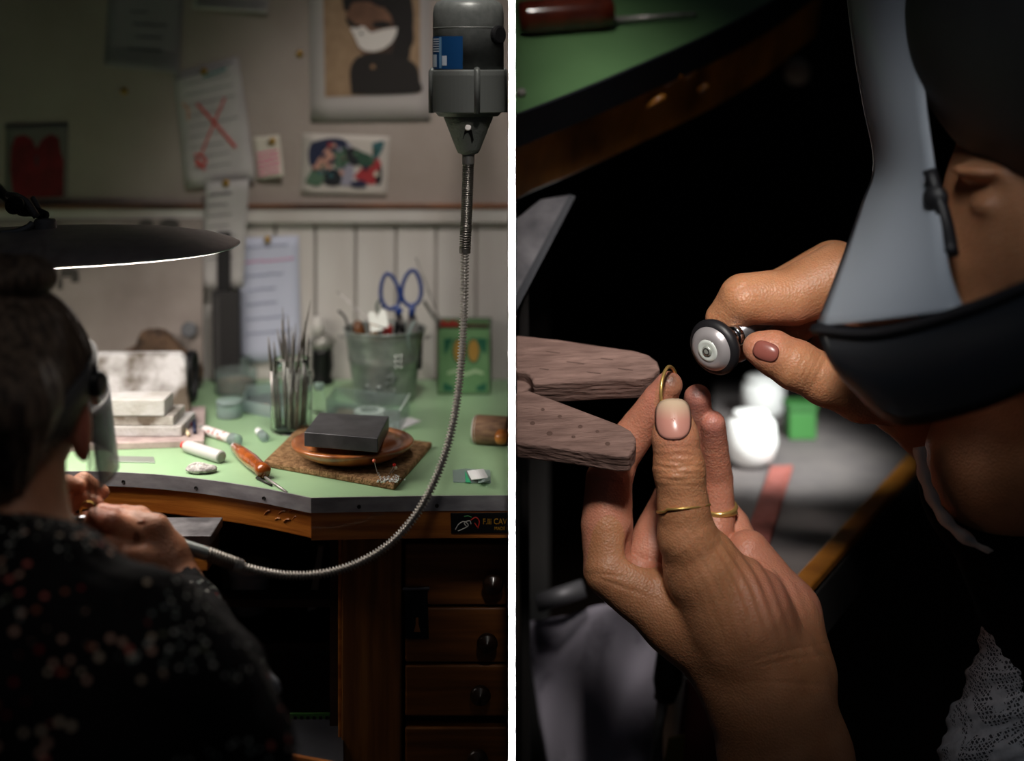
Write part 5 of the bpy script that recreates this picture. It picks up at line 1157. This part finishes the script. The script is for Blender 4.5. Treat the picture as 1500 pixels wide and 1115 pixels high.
fL.ell(rp(935, 812, 25), (26*u1, 20*u1, 34*u1), 14*u1, cut=True)
P, Q = fL.mesh(); Nn = vnormals(P, Q); X, Y = topx(P); near = (P[:, 1] < D0+20*MM)
g = lambda a, s: np.exp(-(a/s)**2)
thumb = near & (X > 950) & (X < 1040) & (P[:, 1] < D0-30*MM)
dsp = np.zeros(len(P))
cu = .0022*(X-994)**2
for y0_, am, sg in ((668, 1.3, 3), (677, 1.9, 3), (685, 3.0, 3.2), (694, 1.9, 3), (703, 1.6, 3), (712, 1.0, 3), (656, .8, 3)):
    dsp -= thumb*am*g(Y+cu*.6-y0_-1.5*np.sin(X*.11+y0_), sg)*g(X-994, 34)
dsp += thumb*1.6*g(Y-688, 24)*g(X-994, 30)
# wrinkles fanning over the thumb base toward the heel of the hand
a_ = (X-1000)*.80+(Y-800)*.60; b_ = -(X-1000)*.60+(Y-800)*.80
fan = near*g(X-1105-.3*(Y-850), 62)*g(Y-850, 75)
dsp += fan*1.7*np.sin((X-.55*(Y-850)+.0016*(Y-840)**2)*.36+.5*np.sin(Y*.05))
dsp += near*.22*np.sin((X*.5+Y*.9)*.33+np.sin(X*.05)*1.5)*g(X-1010, 60)*g(Y-790, 60)*(Y > 748)
for c0_, c1_, c2_ in ((.25, 955, 1.2), (.18, 968, 1.0), (-.05, 1000, .9)):
    dsp -= near*c2_*g(Y-(c1_-c0_*(X-1150)+.0008*(X-1150)**2), 3)*g(X-1165, 60)
dsp -= near*1.6*g(Y-(858+.35*(X-905)), 3.2)*g(X-905, 40)+near*1.2*g(Y-(842+.10*(X-885)), 3)*g(X-885, 26)
dsp -= (X < 935)*1.2*g(Y-705-.12*(X-890), 3)*g(X-893, 36)
dsp += vnoise(P, 190, 31)*.5+vnoise(P, 420, 32)*.25
P += Nn*(dsp*u1)[:, None]
tips = np.maximum.reduce([g(X-1022, 24)*g(Y-585, 30), g(X-1044, 22)*g(Y-622, 26), .8*g(X-975, 30)*g(Y-575, 30)])*(P[:, 1] > D0-10*MM)
smL = np.clip(np.maximum.reduce([.75*g(X-1018, 10)*g(Y-575, 14), .55*g(X-1010, 22)*g(Y-600, 30), .7*g(X-983, 14)*g(Y-556, 14), .25*g(X-1044, 20)*g(Y-630, 24)])*(P[:, 1] > D0), 0, 1)
palm = np.clip(((P[:, 1] > D0+15*MM)*1.0)*(Y < 900)*.55+tips*.5+.45*near*g(X-988, 40)*g(Y-640, 30), 0, 1)
palm = np.maximum(palm, .6*(X > 1075)*g(X-1150, 60)*g(Y-850, 70))
PL, QL, redL, smuL = P, Q, palm, smL
# right hand with the handpiece
fR = bounds((1010, 330), (1470, 720), -120, 330, .0019)
fR.chain([RA(1560, 740, 260, 95), RA(1430, 650, 150, 80), RA(1330, 560, 70, 74), RA(1265, 470, 55, 66)], 18*u1)
fR.chain([RA(1230, 405, 48, 50), RA(1160, 435, 38, 42), RA(1090, 438, 26, 37), RA(1062, 468, 45, 28), RA(1052, 505, 75, 22)], kf)     # index
fR.chain([RA(1222, 398, 85, 46), RA(1150, 428, 95, 36), RA(1105, 440, 100, 30), RA(1085, 480, 120, 24), RA(1080, 510, 130, 20)], kf)  # middle
fR.chain([RA(1250, 430, 120, 40), RA(1180, 460, 140, 32), RA(1140, 500, 150, 24), RA(1150, 530, 150, 20)], kf)
fR.chain([RA(1275, 470, 130, 36), RA(1220, 500, 160, 27), RA(1190, 530, 165, 20), RA(1200, 550, 160, 17)], kf)
fR.chain([RA(1330, 570, 45, 60), RA(1262, 578, 5, 40), RA(1208, 556, -12, 37), RA(1165, 535, -18, 36), RA(1132, 517, -18, 32), RA(1112, 510, -16, 24)], 9*u1)   # thumb
P, Q = fR.mesh(); Nn = vnormals(P, Q); X, Y = topx(P); dsp = vnoise(P, 190, 33)*.5
for x0_ in (1172, 1182, 1192, 1203): dsp -= (P[:, 1] < D0+20*MM)*1.3*g((X-x0_)+.5*(Y-540), 4)*g(Y-545, 34)
dsp -= 1.4*g((X-1090)*.5+(Y-425)*.8-4, 2.5)*g(X-1092, 14)+1.2*g((X-1088)*.5+(Y-428)*.8+6, 2.5)*g(X-1086, 14)
P += Nn*(dsp*u1)[:, None]
redR = np.clip(.6*g(X-1115, 30)*g(Y-512, 24)+.5*g(X-1190, 60)*g(Y-480, 22), 0, 1)
PR, QR = P, Q
# head, neck, trunk and arms, coarser
fB = bounds((1150, -420), (1980, 1500), -760, 380, .0062)
fB.ell(RA(1670, 60, -270, 1)[0], (.165, .19, .19), .03)
fB.ell(RA(1580, 310, -250, 1)[0], (.125, .13, .13), .03)
fB.cone(RA(1470, 250, -250, 1)[0], RA(1450, 390, -250, 1)[0], .03, .045, .03)
fB.ell(RA(1410, 390, -250, 1)[0], (.022, .026, .045), .02)
fB.ell(RA(1480, 490, -240, 1)[0], (.07, .08, .05), .03); fB.ell(RA(1440, 455, -240, 1)[0], (.02, .035, .010), .01)
fB.ell(RA(1450, 300, -330, 1)[0], (.018, .018, .011), .008)      # closed eyelid
fB.ell(RA(1440, 250, -325, 1)[0], (.03, .03, .008), .012)        # brow ridge
fB.cone(RA(1600, 480, -200, 1)[0], RA(1565, 640, -100, 1)[0], .10, .095, .03)
fB.chain([RA(1482, 682, -60, 124), RA(1640, 800, 0, 178), RA(1750, 1000, 60, 270), RA(1750, 1300, 80, 290)], .05)
fB.chain([RA(1700, 820, -60, 130), RA(1545, 950, 0, 58), RA(1465, 1200, 15, 64), RA(1330, 1330, 20, 88), RA(1190, 1265, 5, 88)], .03)
fB.chain([RA(1700, 820, 150, 120), RA(1800, 780, 330, 100), RA(1560, 740, 262, 88), RA(1480, 690, 190, 74)], .03)
P, Q = fB.mesh()
off1 = len(PL); off2 = off1+len(PR)
PA = np.concatenate([PL, PR, P]); QA = np.concatenate([QL, QR+off1, Q+off2])
body = arrmesh('person', PA, QA, M_skinR, attrs={'red': np.concatenate([redL, redR, np.zeros(len(P))]), 'smudge': np.concatenate([smuL, np.zeros(len(PR)+len(P))])})
tag(body, 'person bent over a gold ring, both hands close up, face behind a grey visor', 'person')
# nails
def nail(PM, cx, cy, rx, ry, rot, lift, m, name='nail'):
    """a thin plate laid on the finger: depth follows a smooth fit to the front of the finger mesh"""
    X_, Y_ = topx(PM); sel = (np.abs(X_-cx) < rx*1.15) & (np.abs(Y_-cy) < ry*1.25); sx_, sy_, dd = X_[sel]-cx, Y_[sel]-cy, PM[sel, 1]
    keep = dd < dd.min()+34*MM; sx_, sy_, dd = sx_[keep], sy_[keep], dd[keep]
    bx = lambda x, y: np.stack([np.ones_like(x), x, y, x*x, x*y, y*y, x**4/1000., y**3/100.], -1)
    co = np.linalg.lstsq(bx(sx_, sy_), dd, rcond=None)[0]
    V = []; Fc = []; nr, na = 7, 32; ca, sa = math.cos(rot), math.sin(rot)
    for k in range(nr+1):
        for i in range(na):
            t = 2*math.pi*i/na; q = k/nr; e = .72
            x = rx*q*math.copysign(abs(math.cos(t))**e, math.cos(t)); y = ry*q*math.copysign(abs(math.sin(t))**e, math.sin(t))
            px, py = x*ca-y*sa, x*sa+y*ca; d = float(bx(np.array([px]), np.array([py]))[0]@co)
            V.append(at(cx+px, cy+py, d-lift*MM*(1-.75*q**4)))
    for k in range(nr):
        for i in range(na): j = (i+1) % na; Fc.append((k*na+i, k*na+j, (k+1)*na+j, (k+1)*na+i))
    return ob(name, (V, Fc), m, body, smooth=True, solid=.0010)
def nail_mat(name, a, b_, pos0, pos1, zc, hgt):
    m = bpy.data.materials.new(name); m.use_nodes = True; N = m.node_tree.nodes; L = m.node_tree.links; b = N['Principled BSDF']; b.inputs['Roughness'].default_value = .3
    g_ = N.new('ShaderNodeNewGeometry'); sx = N.new('ShaderNodeSeparateXYZ'); L.new(g_.outputs['Position'], sx.inputs[0])
    mr = N.new('ShaderNodeMapRange'); mr.inputs[1].default_value = zc-hgt; mr.inputs[2].default_value = zc+hgt; L.new(sx.outputs[2], mr.inputs[0])
    r = N.new('ShaderNodeValToRGB'); r.color_ramp.elements[0].color = lin(a); r.color_ramp.elements[1].color = lin(b_); r.color_ramp.elements[0].position = pos0; r.color_ramp.elements[1].position = pos1; L.new(mr.outputs[0], r.inputs[0]); L.new(r.outputs[0], b.inputs['Base Color'])
    return m
nail(PL, 986, 614, 26.5, 30, -.03, 3.0, nail_mat('nail_pink', '#bd8578', '#bfa88f', .5, .85, rp(986, 616, -70).z, 30*MM))
nail(PR, 1122, 515, 19, 14, .35, 2.5, mat('nail_dark', '#8a4f46', .3))

# dark clothing and lace
M_blk = mat('black_apron', '#08080a', .9, spec=.1)
fC = bounds((1380, 620), (2000, 1500), -420, 420, .008)
fC.chain([RA(1486, 704, -62, 138), RA(1640, 805, -10, 212), RA(1750, 1000, 55, 300), RA(1750, 1300, 80, 314)], .05)
fC.ell(RA(1440, 640, -150, 1)[0], (.118, .14, .100), .006, cut=True); fC.cone(RA(1600, 480, -200, 1)[0], RA(1565, 620, -130, 1)[0], .115, .118, .006, cut=True)
P, Q = fC.mesh(); arrmesh('black_top', P, Q, M_blk, body)
def lace_mat(name, c1, c2, sc_v=60):
    m = bpy.data.materials.new(name); m.use_nodes = True; N = m.node_tree.nodes; L = m.node_tree.links; b = N['Principled BSDF']; b.inputs['Roughness'].default_value = .85; b.inputs['Specular IOR Level'].default_value = .1
    tc = N.new('ShaderNodeTexCoord'); mp = N.new('ShaderNodeMapping'); mp.inputs['Rotation'].default_value = (0, .6, 0); L.new(tc.outputs['Object'], mp.inputs[0])
    v = N.new('ShaderNodeTexVoronoi'); v.feature = 'DISTANCE_TO_EDGE'; v.inputs['Scale'].default_value = 260; v.inputs['Randomness'].default_value = .25; L.new(mp.outputs[0], v.inputs['Vector'])
    net = N.new('ShaderNodeMath'); net.operation = 'LESS_THAN'; net.inputs[1].default_value = .16; L.new(v.outputs['Distance'], net.inputs[0])
    n_ = N.new('ShaderNodeTexNoise'); n_.inputs['Scale'].default_value = 17; n_.inputs['Detail'].default_value = 2; n_.inputs['Distortion'].default_value = 1.5; L.new(mp.outputs[0], n_.inputs['Vector'])
    mot = N.new('ShaderNodeMath'); mot.operation = 'GREATER_THAN'; mot.inputs[1].default_value = .5; L.new(n_.outputs['Fac'], mot.inputs[0])
    mx_ = N.new('ShaderNodeMath'); mx_.operation = 'MAXIMUM'; L.new(net.outputs[0], mx_.inputs[0]); L.new(mot.outputs[0], mx_.inputs[1])
    w_ = N.new('ShaderNodeTexNoise'); w_.inputs['Scale'].default_value = 120; L.new(mp.outputs[0], w_.inputs['Vector'])
    r = N.new('ShaderNodeValToRGB'); r.color_ramp.elements[0].color = lin(c1); r.color_ramp.elements[1].color = lin('#a9a8ac'); L.new(w_.outputs['Fac'], r.inputs[0])
    mix = N.new('ShaderNodeMix'); mix.data_type = 'RGBA'; L.new(mx_.outputs[0], mix.inputs[0]); mix.inputs[6].default_value = lin(c2); L.new(r.outputs[0], mix.inputs[7]); L.new(mix.outputs[2], b.inputs['Base Color'])
    bp = N.new('ShaderNodeBump'); bp.inputs['Strength'].default_value = .6; bp.inputs['Distance'].default_value = .004; L.new(mx_.outputs[0], bp.inputs['Height']); L.new(bp.outputs[0], b.inputs['Normal'])
    return m
M_lace = lace_mat('lace', '#e2e1e5', '#4c4b4f')
fS = bounds((1330, 700), (1760, 1330), -200, 200, .0042)
fS.chain([RA(1620, 770, -20, 88), RA(1585, 850, -10, 92), RA(1540, 955, 0, 92), RA(1488, 1110, 10, 100), RA(1455, 1230, 15, 100)], .01)
P, Q = fS.mesh(); Nn = vnormals(P, Q); X, Y = topx(P); P += Nn*((3.5*np.sin(Y*.11)+2*np.sin(Y*.31+X*.1)+vnoise(P, 60, 41)*4)*u1)[:, None]
arrmesh('lace_sleeve', P, Q, M_lace, body)
for (nw, off_, r_) in (('lace_trim', 0, 15),):
    tp_ = catmull([rp(1346, 655, -85), rp(1357, 708, -100), rp(1386, 762, -120), rp(1438, 800, -140), rp(1520, 815, -160)], 8)
    ob('lace_trim', tube(tp_, [1.15*r_*MM*(.9+.15*math.sin(i*1.3)) for i in range(len(tp_))], 10, flat=.5), mat('trim_grey', '#d2cbc7', .85), body, smooth=True)
M_hair2 = mat('hair_grey', '#4a4642', .5, col2='#2a2624', scale=40, stretch=(1, 1, 4))
fH = bounds((1400, -420), (2050, 400), -800, 160, .007)
fH.ell(RA(1690, 40, -265, 1)[0], (.175, .21, .20), .02)
P, Q = fH.mesh(); P += vnormals(P, Q)*(vnoise(P, 70, 44)*.004)[:, None]; arrmesh('hair', P, Q, M_hair2, body)
# visor
v2 = thing('face_visor', 'large grey translucent face visor on a black headband close to the camera', 'visor', rp(1300, 610, -260))
Lg_ = [(1238, -40, -15), (1250, 60, -22), (1265, 150, -30), (1281, 240, -45), (1262, 300, -110), (1232, 385, -190), (1197, 478, -280)]
Rg_ = [(1350, -40, -230), (1350, 60, -240), (1356, 150, -270), (1368, 240, -310), (1378, 320, -350), (1392, 400, -400), (1412, 452, -440)]
LV = catmull([rp(*p) for p in Lg_], 6); RV = catmull([rp(*p) for p in Rg_], 6); nL = len(LV)-1
def vs(u, v):
    i = v*nL; k = min(int(i), nL-1); f_ = i-k; a = LV[k]*(1-f_)+LV[k+1]*f_; b = RV[k]*(1-f_)+RV[k+1]*f_
    return a*(1-u)+b*u+Vector((-.012, -.012, 0))*math.sin(u*math.pi)
ob('upper_shield', grid(vs, 10, 36), tinted('visor_grey', '#98a0aa', .86, .35), v2, smooth=True, solid=.0025, label='translucent blue-grey plastic')
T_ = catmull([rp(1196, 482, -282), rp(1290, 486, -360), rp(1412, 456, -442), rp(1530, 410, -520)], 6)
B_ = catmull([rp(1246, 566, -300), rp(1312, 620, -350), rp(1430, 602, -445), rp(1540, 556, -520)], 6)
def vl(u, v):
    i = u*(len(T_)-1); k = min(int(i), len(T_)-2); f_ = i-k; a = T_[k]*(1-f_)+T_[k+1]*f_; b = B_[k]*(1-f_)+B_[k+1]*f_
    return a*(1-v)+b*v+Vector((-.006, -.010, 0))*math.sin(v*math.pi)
ob('lower_shield', grid(vl, 18, 8), tinted('visor_dark_reflection', '#1c2026', .94, .3), v2, smooth=True, solid=.003, label='lower part of the visor, coloured as a dark reflection')  # separate piece: the dark reflection in the visor's lower part is put into its colour
ob('fold_rib', tube(T_, .010, 8, flat=.6), mat('rib_black', '#1a1a1e', .5), v2, smooth=True)
ob('edge_bead', tube(LV[:20], .0016, 8), mat('bead_clear', '#b5b5b8', .25), v2, smooth=True)
ob('edge_bead', tube([p+Vector((.011, -.006, 0)) for p in LV[:19]], .0011, 8), mat('bead_clear', '#b5b5b8', .25), v2, smooth=True)
fK = bounds((1290, -420), (2050, 420), -800, 160, .007)
fK.ell(RA(1645, 15, -300, 1)[0], (.192, .235, .192), .01)
P, Q = fK.mesh(); arrmesh('headband', P, Q, mat('band_black', '#131315', .6), v2)
ob('pivot', lathe(rp(1372, 290, -330), (-.5, -.85, 0), [(.010, 0), (.012, .004), (.010, .008)], 20), mat('rib_black', '#1a1a1e', .5), v2, smooth=True)
ob('hinge', tube(catmull([rp(1362, 250, -320), rp(1384, 320, -345), rp(1394, 372, -380)], 5), .007, 8), mat('rib_black', '#1a1a1e', .5), v2, smooth=True)

# rings
M_gold = mat('ring_gold_bright', '#e0bb70', .28, .75)
axr = Vector((.90, -.42, .05))
tag(ob('gold_ring', ringtorus(rp(980.5, 575, -2), axr, 37*MM, 2.6*MM, 56), M_gold, smooth=True), 'thin gold ring held upright between thumb and fingertip', 'ring')
tag(ob('thumb_ring', join(closed_tube([rp(1001+38.5*math.cos(t), 742-3*math.cos(t)+3*math.sin(t*1)-4*(1-math.cos(t)**2)*0+(-4 if False else 0)+(5 if math.cos(t) < -.7 else 0)*abs(math.cos(t)), -47-38.5*math.sin(t)) for t in [2*math.pi*i/48 for i in range(48)]], 2.0*MM, 8)), M_gold, smooth=True), 'very thin gold band round the thumb', 'ring')
for k_, (dy, rr_) in enumerate(((-4, 3.4), (4, 3.0))):
    tag(ob('gold_band', ringtorus(rp(1053.5, 747+dy, 96), Vector((-.06, .12*(1 if k_ else -1), 1)), 25.5*MM, rr_*MM, 48), M_gold, smooth=True), ['upper of two gold bands on the finger behind the thumb', 'lower of two gold bands on the finger behind the thumb'][k_], 'ring', 'gold bands on the finger')

# handpiece with a rubber polishing wheel
hf = rp(1042, 511, -34); hbk = rp(1112, 472, 62); axd = (hf-hbk).normalized()
hp2 = thing('rotary_handpiece', 'chrome handpiece with a round black polishing wheel facing the camera', 'handpiece', hf)
q_ = MM
def back(l): return hf-axd*(l*q_)
M_satin = mat('wheel_satin', '#b9b4b6', .28, .5)
w_ = ob('wheel', lathe(back(24), axd, [(14*q_, 0), (34*q_, 3*q_), (40*q_, 10*q_), (41.5*q_, 16*q_), (39*q_, 21*q_), (33*q_, 25*q_)], 56), mat('wheel_black', '#1a191c', .45), hp2, smooth=True)
ob('wheel_face', lathe(back(1.0), axd, [(34*q_, 0), (30*q_, 6*q_), (25*q_, 10*q_), (20*q_, 11.5*q_), (16*q_, 11*q_)], 56, False, False), M_satin, w_, smooth=True)
ob('hub', lathe(back(-9), axd, [(17*q_, 0), (16*q_, 2*q_), (12*q_, 2.6*q_), (9*q_, 1.6*q_)], 40, False, True), mat('hub_white', '#d5dcd6', .3, .2), w_, smooth=True)
sc2 = ob('screw', lathe(back(-10.4), axd, [(8*q_, 0), (7.5*q_, 2*q_), (5*q_, 3*q_), (1*q_, 3.2*q_)], 28), mat('screw_bright', '#b5bab2', .3, .5), w_, smooth=True)
ob('screw_slot', closed_tube([back(-13.4)+frame(axd)[1]*(4.5*q_*math.cos(t))+frame(axd)[2]*(4.5*q_*math.sin(t)) for t in [2*math.pi*i/20 for i in range(20)]], .8*q_, 6), M_screw, sc2)
ob('neck', lathe(back(58), axd, [(13*q_, 0), (13*q_, 10*q_), (11*q_, 12*q_), (11*q_, 36*q_)], 32), M_chrome, hp2, smooth=True)
ob('collar', lathe(back(66), axd, [(15*q_, 0), (16.5*q_, 2*q_), (16.5*q_, 9*q_), (14*q_, 11*q_)], 32), M_chrome, hp2, smooth=True)
ob('barrel', lathe(back(210), axd, [(15*q_, 0), (16*q_, 40*q_), (14*q_, 146*q_)], 32), mat('barrel_grey', '#77787c', .35, .7), hp2, smooth=True)

# =================================================================== RIGHT: BACKGROUND THINGS
ZS = .75
def ont(px, py, z=ZS): return at(px, py, (ZC-z)*F/(py-HOR))
st_ = thing('side_table', 'grey-lined low table with an orange wooden rail behind the hands', 'table', Vector((.35, 2.1, 0)))
lining = [ont(1350, 650), ont(1160, 858), ont(1118, 905), ont(1030, 905), ont(1046, 560), ont(1420, 560)]
recalc(ob('lining', prism(lining, (0, 0, -.02)), mat('lining_grey', '#6e6765', .8, col2='#5f5959', scale=12), st_))
ra, rb_ = ont(1352, 652), ont(1122, 905); dvr = (rb_-ra).normalized(); nr_ = Vector((-dvr.y, dvr.x, 0)); nr_ = nr_ if nr_.x > 0 else -nr_
recalc(ob('rail', prism([ra, rb_, rb_+nr_*.026, ra+nr_*.026], (0, 0, .012)), mat('rail_orange', '#b0722c', .45, col2='#93591c', scale=20), st_, bevel=.003))
recalc(ob('rail_side', prism([ra+nr_*.0262, rb_+nr_*.0262, rb_+nr_*.03, ra+nr_*.03], (0, 0, -.06)), M_dark, st_))
ob('leg', span((.28, 2.4, 0), (.33, 2.45, ZS-.02)), M_dark, st_); ob('leg', span((.46, 2.4, 0), (.51, 2.45, ZS-.02)), M_dark, st_); ob('leg', span((.26, 1.72, 0), (.29, 1.75, ZS-.02)), M_dark, st_)
M_porc = mat('porcelain', '#f2f2f0', .25)
c1 = ont(1100, 682); r1_ = 40*c1.y/F
pot1 = thing('white_bowl', 'round white porcelain pot nearest the fingertips, out of focus', 'pot', c1)
ob('body', lathe(c1, (0, 0, 1), [(r1_*.5, 0), (r1_*.85, r1_*.3), (r1_, r1_*.9), (r1_*.9, r1_*1.6), (r1_*.7, r1_*1.85)], 36), M_porc, pot1, smooth=True)
ob('lid', lathe(c1+Vector((0, 0, r1_*1.85)), (0, 0, 1), [(r1_*.75, 0), (r1_*.6, r1_*.15), (r1_*.1, r1_*.22)], 36), M_porc, pot1, smooth=True)
c2 = ont(1118, 612); r2_ = 32*c2.y/F
pot2 = thing('white_bowl', 'second white pot farther back above the first, out of focus', 'pot', c2)
ob('body', lathe(c2, (0, 0, 1), [(r2_*.6, 0), (r2_*.95, r2_*.4), (r2_, r2_*1.2), (r2_*.85, r2_*1.7)], 36), M_porc, pot2, smooth=True)
ob('lid', lathe(c2+Vector((0, 0, r2_*1.7)), (0, 0, 1), [(r2_*.9, 0), (r2_*.7, r2_*.2), (r2_*.1, r2_*.3)], 36), M_porc, pot2, smooth=True)
g0 = ont(1176, 645); gb2 = thing('green_box', 'small blurred green box beside the white pots', 'box', g0)
ob('body', span((g0.x-.022, g0.y, ZS), (g0.x+.022, g0.y+.05, ZS+.045)), mat('box_green', '#3f7a3c', .6), gb2, bevel=.003); ob('lid', span((g0.x-.024, g0.y-.002, ZS+.045), (g0.x+.024, g0.y+.052, ZS+.056)), mat('box_green2', '#356a33', .6), gb2, bevel=.003)
tag(recalc(ob('pink_cloth', prism([ont(1128, 690), ont(1162, 688), ont(1128, 800), ont(1086, 806)], (0, 0, .008)), mat('pink_felt', '#9c5a52', .9, col2='#86483f', scale=60), bevel=.003)), 'blurred pink strip of cloth on the grey table', 'cloth')
tag(ob('beige_knob', lathe(at(1165, 108, 2.6), (0, -1, .2), [(.012, 0), (.022, .008), (.024, .02), (.014, .03)], 24), mat('beige', '#a08c7c', .6), smooth=True), 'small blurred beige knob in the darkness above the hand', 'knob')
# stained cloth hanging below the pin
def cl_f(u, v):
    a = (u-.5)*2; b = (v-.5)*2; x = 880+88*a*(1-.12*b)+14*b; y = 1040+150*b+20*a*a-10*math.sin(a*3)
    return at(x, y, 1.86+.03*a*a+.015*math.sin(a*5+b*3)+.06*(1-v))
tag(ob('stained_cloth', grid(cl_f, 24, 24), mat('cloth_lilac', '#b0abba', .85, col2='#3c3a45', scale=9, detail=5, lo=.52, hi=.66), smooth=True, solid=.006), 'pale lilac cloth with dark stains hanging in the lower corner', 'cloth')
tag(ob('metal_bar', tube([at(786, 884, 1.9), at(856, 862, 1.9)], .012, 14), mat('bar_grey', '#6f6f74', .5, .5), smooth=True), 'blurred grey bar above the stained cloth', 'bar')
tl_ = thing('dark_file', 'dark-handled tool hanging beside the stained cloth', 'hand tool', at(975, 1060, 1.82))
ob('handle', lathe(at(985, 940, 1.82), (-.12, 0, -1), [(.008, 0), (.018, .01), (.019, .05), (.012, .075)], 20), mat('handle_black', '#241a17', .5), tl_, smooth=True)
ob('ferrule', lathe(at(974, 1010, 1.82), (-.12, 0, -1), [(.013, 0), (.013, .012)], 20), mat('ferrule_dull', '#6b625c', .5, .6), tl_, smooth=True)
ob('blade', tube([at(972, 1020, 1.82), at(955, 1130, 1.83)], [.008, .004], 8), M_steel, tl_, smooth=True)
tag(recalc(ob('red_strap', prism([at(px, py, 1.84) for px, py in ((1004, 1000), (1040, 990), (1062, 1120), (990, 1120))], (0, .01, 0)), mat('strap_red', '#5c2a28', .7), bevel=.002)), 'dull red strap hanging behind the wrist', 'strap')
tag(recalc(ob('yellow_tag', prism([at(px, py, 1.80) for px, py in ((980, 1082), (1004, 1078), (1000, 1125), (972, 1125))], (0, .006, 0)), mat('tag_yellow', '#8a7a2c', .7), bevel=.001)), 'small yellow tag at the bottom edge beside the wrist', 'tag')
